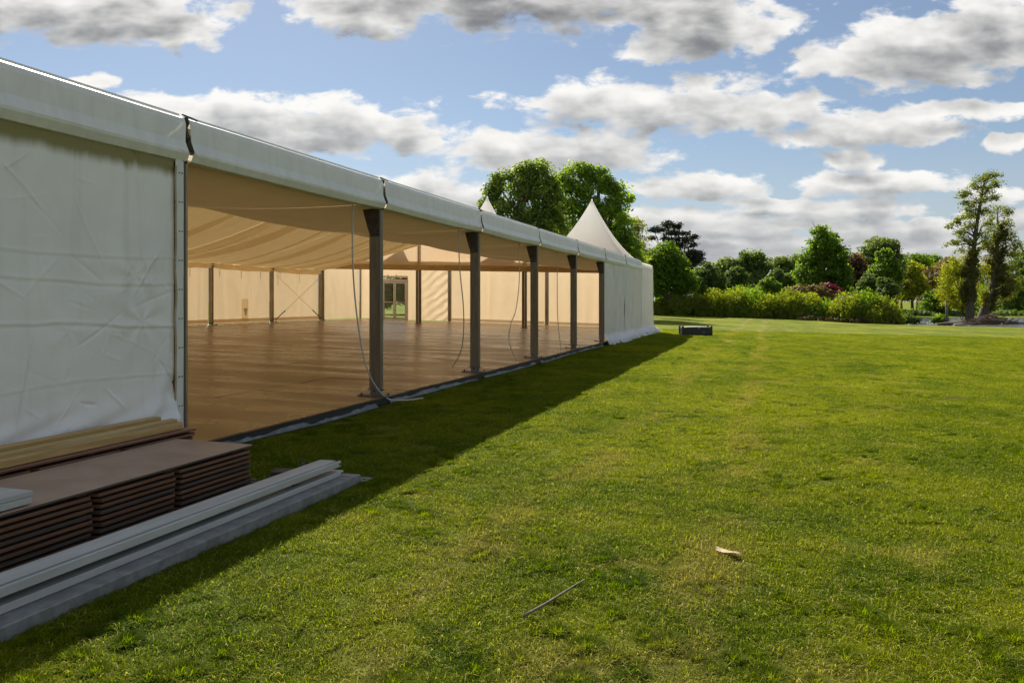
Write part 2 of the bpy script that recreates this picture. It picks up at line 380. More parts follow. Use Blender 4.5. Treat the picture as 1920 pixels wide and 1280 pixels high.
def glass_mat():
    m = bpy.data.materials.new('door_glass'); m.use_nodes = True; nt = m.node_tree; nt.nodes.clear()
    out = N(nt, 'ShaderNodeOutputMaterial'); g = N(nt, 'ShaderNodeBsdfGlossy'); g.inputs['Roughness'].default_value = .02
    t = N(nt, 'ShaderNodeBsdfTransparent'); t.inputs['Color'].default_value = (.9, .94, .92, 1)
    fr = N(nt, 'ShaderNodeFresnel'); fr.inputs['IOR'].default_value = 1.5
    mx = N(nt, 'ShaderNodeMixShader'); nt.links.new(fr.outputs[0], mx.inputs[0]); nt.links.new(t.outputs[0], mx.inputs[1]); nt.links.new(g.outputs[0], mx.inputs[2])
    nt.links.new(mx.outputs[0], out.inputs[0]); return m
M['glass'] = glass_mat()
def water_mat():
    m = bpy.data.materials.new('lake_water'); m.use_nodes = True; nt = m.node_tree; p = nt.nodes['Principled BSDF']
    p.inputs['Base Color'].default_value = (.03, .035, .03, 1); p.inputs['Roughness'].default_value = .28; p.inputs['Specular IOR Level'].default_value = .8
    geo = N(nt, 'ShaderNodeNewGeometry'); nz = N(nt, 'ShaderNodeTexNoise', i_Scale=2.2, i_Detail=4.0); nt.links.new(geo.outputs['Position'], nz.inputs['Vector'])
    b = N(nt, 'ShaderNodeBump', i_Strength=1.0, i_Distance=.5); nt.links.new(nz.outputs['Fac'], b.inputs['Height']); nt.links.new(b.outputs[0], p.inputs['Normal'])
    return m
M['water'] = water_mat()
def grass_colour(nt, pos):
    """lawn colour from place alone: lush, yellowing and worn patches"""
    def nz(s, d=5.0, r=.6, off=(0, 0, 0), st_=(1, 1, 1)):
        mp = N(nt, 'ShaderNodeMapping'); mp.inputs['Location'].default_value = off; mp.inputs['Scale'].default_value = st_; nt.links.new(pos, mp.inputs['Vector'])
        n = N(nt, 'ShaderNodeTexNoise', i_Scale=s, i_Detail=d, i_Roughness=r); nt.links.new(mp.outputs[0], n.inputs['Vector']); return n.outputs['Fac']
    c = mixc(nt, smooth(nt, nz(.55), .38, .64), (.100, .146, .004), (.205, .228, .006))
    c = mixc(nt, smooth(nt, nz(.16, 4.0, .6, (9, 4, 0)), .48, .66), c, (.255, .270, .008))
    c = mixc(nt, math_n(nt, 'MULTIPLY', smooth(nt, nz(1.1, 4.0, .6, (31, 7, 0)), .54, .70), .75), c, (.32, .28, .07))
    c = mixc(nt, math_n(nt, 'MULTIPLY', smooth(nt, nz(1.9, 3.0, .6, (3, 57, 0)), .56, .68), .75), c, (.045, .090, .004))
    sx = N(nt, 'ShaderNodeSeparateXYZ'); nt.links.new(pos, sx.inputs[0])                 # two faint wheel tracks worn beside the marquee
    wob = math_n(nt, 'MULTIPLY_ADD', math_n(nt, 'SUBTRACT', nz(.12, 2.0, .5, (2, 8, 0)), .5), 1.6, sx.outputs['X'])
    for xt in (-2.05, -.35):
        d = math_n(nt, 'ABSOLUTE', math_n(nt, 'SUBTRACT', wob, xt))
        k = math_n(nt, 'MULTIPLY', smooth(nt, d, .10, .40, .80, 0.0), smooth(nt, nz(.7, 4.0, .6, (17, 3, 0)), .40, .62))
        c = mixc(nt, k, c, (.30, .25, .075))
    return c
def ground_mat():
    m = bpy.data.materials.new('lawn_ground'); m.use_nodes = True; nt = m.node_tree; p = nt.nodes['Principled BSDF']
    p.inputs['Roughness'].default_value = .95; p.inputs['Specular IOR Level'].default_value = .1
    geo = N(nt, 'ShaderNodeNewGeometry'); c = grass_colour(nt, geo.outputs['Position'])
    f = N(nt, 'ShaderNodeTexNoise', i_Scale=9.0, i_Detail=6.0, i_Roughness=.7); nt.links.new(geo.outputs['Position'], f.inputs['Vector'])
    c = mixc(nt, smooth(nt, f.outputs['Fac'], .35, .6), mixc(nt, .55, c, (.02, .028, .004)), c)
    # real soil shows between the blades close to the camera-side lawn
    ds = N(nt, 'ShaderNodeVectorMath', operation='LENGTH'); nt.links.new(geo.outputs['Position'], ds.inputs[0])
    c = mixc(nt, smooth(nt, ds.outputs['Value'], 22, 46, .40, 0.0), c, (.03, .034, .008))
    nt.links.new(c, p.inputs['Base Color'])
    b = N(nt, 'ShaderNodeBump', i_Strength=1.0, i_Distance=.05); nt.links.new(f.outputs['Fac'], b.inputs['Height']); nt.links.new(b.outputs[0], p.inputs['Normal'])
    return m
M['ground'] = ground_mat()
def blade_mat():
    m = bpy.data.materials.new('grass_blades'); m.use_nodes = True; nt = m.node_tree; nt.nodes.clear()
    out = N(nt, 'ShaderNodeOutputMaterial'); p = N(nt, 'ShaderNodeBsdfPrincipled'); p.inputs['Roughness'].default_value = .75; p.inputs['Specular IOR Level'].default_value = .06
    geo = N(nt, 'ShaderNodeNewGeometry'); c = grass_colour(nt, geo.outputs['Position'])
    a = N(nt, 'ShaderNodeAttribute', attribute_name='tint')
    c = mixc(nt, smooth(nt, a.outputs['Fac'], .0, .5, .55, 0.0), c, (.065, .115, .003))
    c = mixc(nt, smooth(nt, a.outputs['Fac'], .5, .85, .0, .28), c, (.30, .32, .015))
    c = mixc(nt, smooth(nt, a.outputs['Fac'], .955, .975), c, (.42, .38, .12))
    nt.links.new(c, p.inputs['Base Color'])
    t = N(nt, 'ShaderNodeBsdfTranslucent')
    tm = N(nt, 'ShaderNodeMix', data_type='RGBA', blend_type='MULTIPLY'); tm.inputs['Factor'].default_value = 1
    nt.links.new(c, tm.inputs['A']); tm.inputs['B'].default_value = (1.5, 1.60, .42, 1); nt.links.new(tm.outputs['Result'], t.inputs['Color'])
    mx = N(nt, 'ShaderNodeMixShader'); mx.inputs[0].default_value = .55
    nt.links.new(p.outputs[0], mx.inputs[1]); nt.links.new(t.outputs[0], mx.inputs[2]); nt.links.new(mx.outputs[0], out.inputs[0]); return m
M['blade'] = blade_mat()
def floor_mat():
    m = bpy.data.materials.new('plywood_floor'); m.use_nodes = True; nt = m.node_tree; p = nt.nodes['Principled BSDF']
    geo = N(nt, 'ShaderNodeNewGeometry'); oi = N(nt, 'ShaderNodeObjectInfo')
    mp = N(nt, 'ShaderNodeMapping'); mp.inputs['Scale'].default_value = (.45, 1.5, 1); nt.links.new(geo.outputs['Position'], mp.inputs['Vector'])
    n1 = N(nt, 'ShaderNodeTexNoise', i_Scale=1.8, i_Detail=7.0, i_Roughness=.62); nt.links.new(mp.outputs[0], n1.inputs['Vector'])
    c = mixc(nt, smooth(nt, n1.outputs['Fac'], .3, .7), (.235, .120, .044), (.30, .16, .062))
    c = mixc(nt, smooth(nt, oi.outputs['Random'], 0, 1, 0, .45), c, (.30, .165, .07))
    n2 = N(nt, 'ShaderNodeTexNoise', i_Scale=.9, i_Detail=3.0); nt.links.new(mp.outputs[0], n2.inputs['Vector'])
    nt.links.new(c, p.inputs['Base Color'])
    nt.links.new(smooth(nt, n2.outputs['Fac'], .3, .7, .24, .38), p.inputs['Roughness'])
    b = N(nt, 'ShaderNodeBump', i_Strength=.5, i_Distance=.0006); nt.links.new(n1.outputs['Fac'], b.inputs['Height']); nt.links.new(b.outputs[0], p.inputs['Normal'])
    return m
M['floor'] = floor_mat()
def wall_mat():
    """shaded white wall sheet: painted olive shade and glow along the top edge, faint vertical streaks, scuffs"""
    m = pmat('white_wall_sheet', (.87, .88, .86), (.81, .82, .80), 1.3, .45, bump=.0012, bscale=22, trans=.10, tcol=(.8, .76, .62))
    nt = m.node_tree; p = next(n for n in nt.nodes if n.type == 'BSDF_PRINCIPLED'); src = p.inputs['Base Color'].links[0].from_socket
    geo = next(n for n in nt.nodes if n.type == 'NEW_GEOMETRY')
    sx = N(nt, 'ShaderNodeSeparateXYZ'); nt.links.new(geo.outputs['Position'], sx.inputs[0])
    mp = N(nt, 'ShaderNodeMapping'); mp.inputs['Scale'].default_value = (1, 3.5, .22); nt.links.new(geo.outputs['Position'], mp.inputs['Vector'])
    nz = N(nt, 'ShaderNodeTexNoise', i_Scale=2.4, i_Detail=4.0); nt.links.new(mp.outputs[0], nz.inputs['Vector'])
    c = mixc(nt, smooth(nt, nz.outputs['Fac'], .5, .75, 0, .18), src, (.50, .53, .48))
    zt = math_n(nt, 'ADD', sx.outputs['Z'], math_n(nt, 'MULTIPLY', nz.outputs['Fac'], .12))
    c = mixc(nt, smooth(nt, zt, 3.28, 3.42, 0, .97), c, (.19, .17, .02))  # olive band paints the shade and yellow glow under the fascia
    nt.links.new(c, p.inputs['Base Color']); return m
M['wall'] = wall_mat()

# ------------------------------------------------------------------ ground, lake
def axis(segs):
    out = []
    for a, b, d in segs: out += list(np.arange(a, b, d))
    return np.array(out + [segs[-1][1]])
gx = axis([(-1600, -200, 200), (-200, -60, 20), (-60, -12, 3), (-12, 26, .35), (26, 130, 2.0), (130, 300, 17), (300, 1700, 200)])
gy = axis([(-400, -20, 60), (-20, 0, 2), (0, 44, .35), (44, 190, 2.0), (190, 400, 21), (400, 2600, 220)])
GX, GY = np.meshgrid(gx, gy, indexing='ij')
GZ = gh(GX, GY)
a, b = GX.shape
idx = np.arange(a * b).reshape(a, b)
Fq = np.stack([idx[:-1, :-1], idx[1:, :-1], idx[1:, 1:], idx[:-1, 1:]], -1).reshape(-1, 4)
ground = obj_np('ground', np.stack([GX, GY, GZ], -1).reshape(-1, 3), Fq, M['ground'], smooth=True)
ground['kind'] = 'structure'
def strip(pts_zc, z):                            # a level sheet given as rows of (px, zc)
    return [(*at(px, zc), z) for px, zc in pts_zc]
wb = MB(); P = []
for zc in (78, 90, 105, 120, 138):
    P.append([(*at(960 + xc / zc * F_PX, zc), -.96) for xc in (28, 45, 70, 110, 170)])
wb.grid(P); water = wb.build('lake_water', M['water']); water['kind'] = 'structure'

# ------------------------------------------------------------------ lawn blades (uncountable: one object)
def grass_tile(seed, n=3600, size=.62):
    r = np.random.default_rng(seed)
    x = (r.random(n) - .5) * size; y = (r.random(n) - .5) * size
    ang = r.random(n) * 2 * np.pi; lean = np.abs(r.normal(1.12, .36, n)); L = r.gamma(5, .0046, n) + .008
    hi = fbm(x * 6 + 40, y * 6, seed, 2); L *= .35 + 1.25 * hi
    wid = r.uniform(.0014, .0028, n)
    straw = r.random(n) < .032; L = np.where(straw, L * 1.6 + .01, L); lean = np.where(straw, r.uniform(1.05, 1.45, n), lean)
    dx, dy = np.cos(ang), np.sin(ang)
    def pt(t, side, k):
        a_ = lean * (.35 + .75 * t)
        px_ = x + dx * L * t * np.sin(a_) - dy * wid * side * k
        py_ = y + dy * L * t * np.sin(a_) + dx * wid * side * k
        return np.stack([px_, py_, L * t * np.cos(np.minimum(a_, 1.45)) - .004], -1)
    V = np.stack([pt(0, -1, .8), pt(0, 1, .8), pt(.55, -1, 1), pt(.55, 1, 1), pt(1, 0, 0)], 1).reshape(-1, 3)
    b_ = (np.arange(n) * 5)[:, None]
    T = np.concatenate([b_ + np.array([[0, 1, 3]]), b_ + np.array([[0, 3, 2]]), b_ + np.array([[2, 3, 4]])], 0)
    tint = np.tile(np.where(straw, .99, r.random(n) * .93), 3)
    return np_mesh('grass_tile', V, T, M['blade'], tint=tint)
def tuft_tile(seed, n=260, R=.10):
    r = np.random.default_rng(seed)
    a0 = r.random(n) * 2 * np.pi; rr = R * np.sqrt(r.random(n)); x, y = rr * np.cos(a0), rr * np.sin(a0) * .7
    ang = a0 + r.normal(0, .8, n); lean = .25 + .75 * rr / R + np.abs(r.normal(0, .2, n)); L = r.uniform(.045, .085, n); wid = r.uniform(.0016, .003, n)
    dx, dy = np.cos(ang), np.sin(ang)
    def pt(t, side, k):
        a_ = lean * (.35 + .75 * t)
        return np.stack([x + dx * L * t * np.sin(a_) - dy * wid * side * k, y + dy * L * t * np.sin(a_) + dx * wid * side * k, L * t * np.cos(np.minimum(a_, 1.45)) - .004], -1)
    V = np.stack([pt(0, -1, .8), pt(0, 1, .8), pt(.55, -1, 1), pt(.55, 1, 1), pt(1, 0, 0)], 1).reshape(-1, 3)
    b_ = (np.arange(n) * 5)[:, None]
    T = np.concatenate([b_ + np.array([[0, 1, 3]]), b_ + np.array([[0, 3, 2]]), b_ + np.array([[2, 3, 4]])], 0)
    return np_mesh('grass_tuft', V, T, M['blade'], tint=np.tile(r.random(n) * .35, 3))
tiles = bpy.data.collections.new('grass_tiles')
for k in range(6):
    tiles.objects.link(bpy.data.objects.new('tile_%d' % k, grass_tile(100 + k)))
for k in range(3):
    tiles.objects.link(bpy.data.objects.new('tile_%d' % (6 + k), tuft_tile(300 + k, 240 + 80 * k, .07 + .03 * k)))
pts, scl, rot, sel = [], [], [], []
zc = 1.8
while zc < 52:
    step = .42 if zc < 9 else (.46 if zc < 16 else .46 + (zc - 16) * .016)
    half = zc * .665 + 2.2
    for xc in np.arange(-half, half, step):
        a_ = xc + NR.uniform(-.22, .22) * step; z_ = zc + NR.uniform(-.22, .22) * step
        x, y = a_ * ct - z_ * st, a_ * st + z_ * ct
        if x < XF + .25 and y > -5: continue
        if -5.95 < x < -4.98 and y < 6.85: continue
        pts.append((x, y, 0)); s_ = NR.uniform(.85, 1.2) * (1 + max(0, zc - 12) * .012); scl.append(s_)
        rot.append((NR.normal(0, .012), NR.normal(0, .012), NR.uniform(0, 6.28))); sel.append(int(NR.integers(0, 6)))
    zc += step
for k in range(2300):
    z_ = 3.5 + 34 * NR.random() ** 1.35; a_ = NR.uniform(-1, 1) * (z_ * .66 + .5); x, y = a_ * ct - z_ * st, a_ * st + z_ * ct
    if x < XF + .3 or (x < -4.0 and y < 7.6) or float(fbm(x * .8, y * .8, 61, 2)) < .47: continue
    pts.append((x, y, 0)); scl.append(NR.uniform(.45, .95) * (1 + .016 * z_)); rot.append((0, 0, NR.uniform(0, 6.28))); sel.append(6 + int(NR.integers(0, 3)))
pts = np.array(pts); pts[:, 2] = gh(pts[:, 0], pts[:, 1]) + .003
pm = bpy.data.meshes.new('lawn_grass'); pm.vertices.add(len(pts)); pm.vertices.foreach_set('co', pts.astype(np.float32).ravel())
for nm, ty, dat in (('g_scale', 'FLOAT', np.array(scl)), ('g_rot', 'FLOAT_VECTOR', np.array(rot)), ('g_sel', 'INT', np.array(sel))):
    at_ = pm.attributes.new(nm, ty, 'POINT')
    at_.data.foreach_set('vector' if ty == 'FLOAT_VECTOR' else 'value', dat.astype(np.int32 if ty == 'INT' else np.float32).ravel())
lawn = link(bpy.data.objects.new('lawn_grass', pm))
tag(lawn, 'short mown yellow-green grass of the park lawn beside the marquee', 'grass', kind='stuff')
gt = bpy.data.node_groups.new('scatter_grass', 'GeometryNodeTree')
gt.interface.new_socket('Geometry', in_out='INPUT', socket_type='NodeSocketGeometry'); gt.interface.new_socket('Geometry', in_out='OUTPUT', socket_type='NodeSocketGeometry')
gin, gout = gt.nodes.new('NodeGroupInput'), gt.nodes.new('NodeGroupOutput')
m2p = gt.nodes.new('GeometryNodeMeshToPoints'); iop = gt.nodes.new('GeometryNodeInstanceOnPoints'); ci = gt.nodes.new('GeometryNodeCollectionInfo')
ci.inputs['Collection'].default_value = tiles; ci.inputs['Separate Children'].default_value = True; ci.inputs['Reset Children'].default_value = True
def nattr(nm, ty):
    n = gt.nodes.new('GeometryNodeInputNamedAttribute'); n.data_type = ty; n.inputs['Name'].default_value = nm; return n.outputs['Attribute']
gt.links.new(gin.outputs[0], m2p.inputs[0]); gt.links.new(m2p.outputs[0], iop.inputs['Points']); gt.links.new(ci.outputs[0], iop.inputs['Instance'])
iop.inputs['Pick Instance'].default_value = True
gt.links.new(nattr('g_sel', 'INT'), iop.inputs['Instance Index']); gt.links.new(nattr('g_rot', 'FLOAT_VECTOR'), iop.inputs['Rotation']); gt.links.new(nattr('g_scale', 'FLOAT'), iop.inputs['Scale'])
gt.links.new(iop.outputs[0], gout.inputs[0])
md = lawn.modifiers.new('scatter', 'NODES'); md.node_group = gt

# ------------------------------------------------------------------ marquee floor
fb = MB().box(XB - .05, XF + .085, yn(-2), yn(8) + .02, .02, FLOOR - .026)
floor = fb.build('floor', M['dark'], shear=True); floor['kind'] = 'structure'  # black slab side stands in for the shadow gap under the floor edge
PX, PY = W / 8, 1.25
pmesh = MB().box(-PX / 2 + .005, PX / 2 - .005, -PY / 2 + .005, PY / 2 - .005, -.021, 0).mesh('floor_panel', M['floor'], bevel=.0015)
for i in range(8):
    off = (i % 2) * .6
    for j in range(34):
        cxp = XB + (i + .5) * PX + .13; cyp = 5.0 + (j + .5) * PY + (off if False else 0)
        if cyp > yn(8): continue
        o = inst('floor_panel', pmesh, (cxp, cyp, FLOOR - .003 + sh(cxp)), floor, (NR.normal(0, .0022), math.atan(G) + NR.normal(0, .0016), 0))

# ------------------------------------------------------------------ marquee
mq = thing('marquee', (XF - W / 2, yn(3), sh(XF - W / 2)), 'long white frame marquee with open front bays, cream lining and wooden floor', 'marquee')
ZE, ZTOP, PITCH = 3.46, 3.97, math.tan(math.radians(15.1))
# roof skin, bay by bay, both slopes
for n in range(-2, 7):
    for side in (0, 1):
        P = []
        for i in range(9):
            s = i / 8; row = []
            for j in range(9):
                t = j / 8
                x = XF + .06 - s * (W / 2 + .06) if side == 0 else XB - .06 + s * (W / 2 + .06)
                z = ZTOP + .012 + PITCH * s * W / 2 - .05 * math.sin(math.pi * t) * math.sin(math.pi * s)
                row.append((x, yn(n) + .03 + t * (BAY - .06), z))
            P.append(row)
        MB().grid(P).build('roof_panel', M['roofpvc'], mq, smooth=True, shear=True)
# rafters between skin and lining
raft = MB()
for side in (1, -1):
    e = Vector((side * W / 2 * 1.0, 0, 0)); rdg = Vector((0, 0, PITCH * W / 2))
    d = (rdg - e); c = (rdg + e) / 2
    raft.obox(c, d / 2, (0, .05, 0), Vector((-d.z, 0, d.x)).normalized() * .10)
rme = raft.mesh('rafter', M['alu'])
for n in range(-2, 8):
    inst('rafter', rme, (XF - W / 2 - origin(mq).x, yn(n) - origin(mq).y, ZTOP - .13 + sh(XF - W / 2) - origin(mq).z), mq, (0, math.atan(G), 0))
# cream ceiling lining: sagging cloth, pinned at the frames, pleated across
def lining():
    ys = np.arange(yn(-2), yn(7) + .001, .09); S = np.linspace(0, 1, 26)
    r = np.random.default_rng(5)
    Vs, Fs, base = [], [], 0
    for side in (0, 1):
        s_, y_ = np.meshgrid(S, ys, indexing='ij')
        ph = ((y_ - Y0) / BAY) % 1.0
        nn = (y_ - Y0) / BAY
        zr = 5.72; ze = 3.47 if side == 0 else 3.16
        endf = 1 - sstep(6.1, 7.0, nn) * (.9 if side else .35)
        sag = (.92 if side == 0 else .72) * endf
        pin = 1 - .16 * (np.abs(ph - .5) * 2) ** 3
        z = ze + (zr - ze) * s_ - sag * pin * 4 * s_ * (1 - s_)
        env = np.sin(np.pi * np.clip(s_ * 1.02, 0, 1)) ** .6
        folds = np.zeros_like(z)
        cnt = 30 if side == 0 else 70
        for k in range(cnt):
            y0 = r.uniform(ys[0], ys[-1]); w_ = r.uniform(.08, .30); am = r.uniform(.04, .15) * (.45 if side == 0 else 1.0); dr = r.normal(0, .5)
            dy = y_ - (y0 + dr * (s_ - .5) + .12 * np.sin(s_ * 4 + k))
            folds += -am * np.exp(-np.abs(dy) / w_) * np.sign(r.random() - .3)
        for k in range(-2, 8):
            dy = y_ - yn(k); folds += (.05 if side else .008) * np.exp(-np.abs(dy) / .07)
        z = z + folds * env
        x = (XF + .02 - s_ * (W / 2 + .02)) if side == 0 else (XB + .12 + s_ * (W / 2 - .12))
        z = z - G * (x - XF)
        V = np.stack([x, y_, z], -1).reshape(-1, 3); a_, b_ = z.shape
        I = np.arange(a_ * b_).reshape(a_, b_) + base; base += a_ * b_
        Vs.append(V); Fs.append(np.stack([I[:-1, :-1], I[1:, :-1], I[1:, 1:], I[:-1, 1:]], -1).reshape(-1, 4))
    return np.concatenate(Vs), np.concatenate(Fs)
V, Fq = lining(); h_ = len(Fq) // 2; hv = len(V) // 2
obj_np('ceiling_lining', V[:hv], Fq[:h_], M['lining_front'], mq, smooth=True)
obj_np('ceiling_lining', V[hv:], Fq[h_:] - hv, M['lining'], mq, smooth=True)
def lining_z(s_, y, side):
    ph = ((y - Y0) / BAY) % 1.0; nn = (y - Y0) / BAY
    zr, ze = 5.72, (3.47 if side == 0 else 3.16)
    endf = 1 - float(sstep(6.1, 7.0, nn)) * (.9 if side else .35)
    return ze + (zr - ze) * s_ - (.92 if side == 0 else .72) * endf * (1 - .16 * (abs(ph - .5) * 2) ** 3) * 4 * s_ * (1 - s_)
rp = random.Random(12)
for k in range(13):
    side = 1
    yc = yn(1.2) + (yn(6.9) - yn(1.2)) * ((k if side else (k - 21) * 4.2 + 1) + rp.uniform(.1, .9)) / 13; wd = rp.choice((.3, .5, .7, .9, 1.1)); sl = rp.uniform(-.9, .9); P = []
    s0, s1 = rp.uniform(.04, .2), rp.uniform(.85, .97)
    for i in range(24):
        s_ = s0 + (s1 - s0) * i / 23; row = []
        for j in range(5):
            v = j / 4 - .5; y = yc + sl * (s_ - .5) + .18 * math.sin(s_ * 3 + k) + v * wd * math.sin(math.pi * (.12 + .8 * i / 23))
            x = (XF + .02 - s_ * (W / 2 + .02)) if side == 0 else (XB + .12 + s_ * (W / 2 - .12))
            row.append((x, y, lining_z(s_, y, side) - .17 - .03 * (1 - 4 * v * v)))
        P.append(row)
    MB().grid(P).build('lining_pleat', M['pleat'], mq, smooth=True, shear=True)
# back valance hanging under the lining
for n in range(0, 7):
    P = []
    for i in range(6):
        v = i / 5; row = []
        for j in range(25):
            t = j / 24; drop = .20 + .09 * math.sin(math.pi * t) ** .5 * (1 + .15 * math.sin(t * 17 + n))
            row.append((XB + .13 + .03 * math.sin(t * 40 + n * 2) * v, yn(n) + t * BAY, 3.18 - v * drop))
        P.append(row)
    MB().grid(P).build('valance', M['lining'], mq, smooth=True, shear=True)

# eave fascia: a wrapped PVC profile, one length per bay
PROF = [(-.02, 3.985), (.075, 3.985), (.105, 3.965), (.125, 3.90), (.130, 3.70), (.172, 3.585), (.168, 3.555), (.125, 3.475), (.06, 3.455), (.0, 3.46)]
for n in range(-2, 7):
    P = []; r = np.random.default_rng(50 + n)
    K = 61; t = np.linspace(0, 1, K)
    endf = np.exp(-t * BAY / .10) + np.exp(-(1 - t) * BAY / .10)
    skew0, skew1 = .0, .0
    for k, (ox, oz) in enumerate(PROF):
        fr = min(1, max(0, (3.985 - oz) / .53))
        wob = .004 * np.sin(t * 9 + n + k * .7) + .006 * (fbm(t * 8 + 10 * n, np.full(K, k * .6), 4, 2) - .5)
        outw = (.012 * endf) * (1 if 1 < k < 9 else 0)
        yy = yn(n) + .035 + .02 * fr + t * (BAY - .07 - .02 * math.sin(fr * 3.0))
        pk = .007 * endf * np.sin(t * 160 + k * 1.7)
        P.append([(XF + ox + wob[j] * (k > 1) + outw[j] + pk[j] * (1 < k < 9), yy[j], oz + .004 * math.sin(t[j] * 6 + n) - (.016 * fr * math.sin(math.pi * t[j]) if k > 3 else 0)) for j in range(K)])
    MB().grid(P).build('eave_fascia', M['fascia'], mq, smooth=False, shear=True)
    MB().box(XF - .07, XF + .055, yn(n) + .06, yn(n + 1) - .06, 3.60, 3.80).build('eave_beam', M['alu'], mq, shear=True)
    # keder rail bead along the roof edge
    MB().box(XF + .028, XF + .056, yn(n) + .05, yn(n + 1) - .05, 3.998, 4.018).build('keder_rail', M['fascia'], mq, shear=True)
# lacing at the fascia joints
for n in range(-1, 8):
    q = MB(); r = random.Random(n * 3 + 5)
    pts = [(XF + .10 + .03 * math.sin(k * 2.1 + n), yn(n) + .02 * r.uniform(-1, 1), 3.98 - k * .058) for k in range(10)]
    q.tube(pts, [.026, .02, .03, .022, .034, .02, .018, .024, .026, .02], 6)
    q.tube([(XF + .06, yn(n) - .01, 4.02), (XF + .11, yn(n) + .12, 3.995), (XF + .10, yn(n) + .2, 3.985)], .010, 5)
    q.obox((XF + .09, yn(n) + .005, 3.72), (.012, 0, .004), (0, .03, .01), (0, .004, .24))
    q.build('joint_lacing', M['strap'], mq, shear=True)

# posts
post = MB()
post.prism([(-.13, -.05), (.035, -.05), (.04, -.044), (.05, -.044), (.055, -.05), (.09, -.05), (.09, -.014), (.075, -.014), (.075, .014), (.09, .014), (.09, .05), (-.13, .05), (-.13, .012), (-.118, .012), (-.118, -.012), (-.13, -.012)], 'z', FLOOR + .13, 3.6)
post_me = post.mesh('post', M['post'])
haunch_me = MB().prism([(-.30, 3.60), (.068, 3.60), (.068, 2.98), (-.105, 2.98), (-.16, 3.12)], 'y', -.062, .062).mesh('haunch_bracket', M['steel'], bevel=.004)
bp = MB().box(-.34, .24, -.11, .11, FLOOR + .004, FLOOR + .022)
bp.box(-.11, .07, -.058, -.040, FLOOR + .022, FLOOR + .17).box(-.11, .07, .040, .058, FLOOR + .022, FLOOR + .17)
base_me = bp.mesh('base_plate', M['galv'], bevel=.003)
pin = MB().tube([(-.02, -.10, FLOOR + .10), (-.02, .10, FLOOR + .10)], .016, 8).tube([(-.17, -.04, FLOOR + .12), (.16, -.04, FLOOR + .12)], .010, 6).tube([(-.27, -.07, FLOOR + .02), (-.27, -.07, FLOOR + .06)], .02, 8).tube([(.19, .05, FLOOR + .02), (.19, .05, FLOOR + .05)], .02, 8)
pin_me = pin.mesh('pin', M['steel'])
BOLTS = (.42, .55, 1.2, 1.55, 2.45, 2.75)
bolt_me = MB().tube([(0, -.056, 0), (0, -.048, 0)], .009, 7).mesh('bolt', M['bolt'])
o_mq = origin(mq)
def put_post(x, n, front=True, yoff=0.0, parent=None):
    par = parent or mq; og = origin(par)
    p = inst('post', post_me, (x - og.x, yn(n) + yoff - og.y, sh(x) - og.z), par, (0, 0, 0 if front else math.pi))
    for nm, me in (('haunch_bracket', haunch_me), ('base_plate', base_me), ('pin', pin_me)):
        inst(nm, me, (0, 0, 0), p)
    if front and n < 4:
        for z in BOLTS: inst('bolt', bolt_me, (-.03 + .02 * math.sin(z * 9), 0, z), p)
    return p
for n in range(-1, 8): put_post(XF, n, True)
for n in range(3, 8): put_post(XB, n, False)
# gable frame at the far end: cross beam and two uprights
MB().box(XB + .1, XF - .1, yn(7) - .08, yn(7) + .08, FLOOR + 3.13, FLOOR + 3.46).build('gable_beam', M['beamwrap'], mq, shear=True, bevel=.02)
for t in (1 / 3, 2 / 3):
    x = XB + t * W
    MB().box(x - .075, x + .075, yn(7) - .08, yn(7) + .08, FLOOR + .02, FLOOR + 3.12).box(x - .16, x + .16, yn(7) - .16, yn(7) + .16, FLOOR + .004, FLOOR + .02).build('gable_upright', M['post'], mq, shear=True, bevel=.008)

P = []
for i in range(41):
    x = XB + .15 + (W - .3) * i / 40; top = 3.9 + PITCH * (W / 2 - abs(x - (XB + W / 2))) - .12
    P.append([(x, yn(7) + .10 + .01 * math.sin(i * 1.3), FLOOR + 3.44 + (top - FLOOR - 3.44) * j / 8) for j in range(9)])
MB().grid(P).build('gable_infill', M['inwall'], mq, smooth=True, shear=True)
for t in (1 / 3, 2 / 3):
    x = XB + t * W
    MB().box(x - .07, x + .07, yn(7) + .14, yn(7) + .24, FLOOR + 3.2, FLOOR + 3.5 + PITCH * W / 3).build('gable_pole', M['alu'], mq, shear=True)

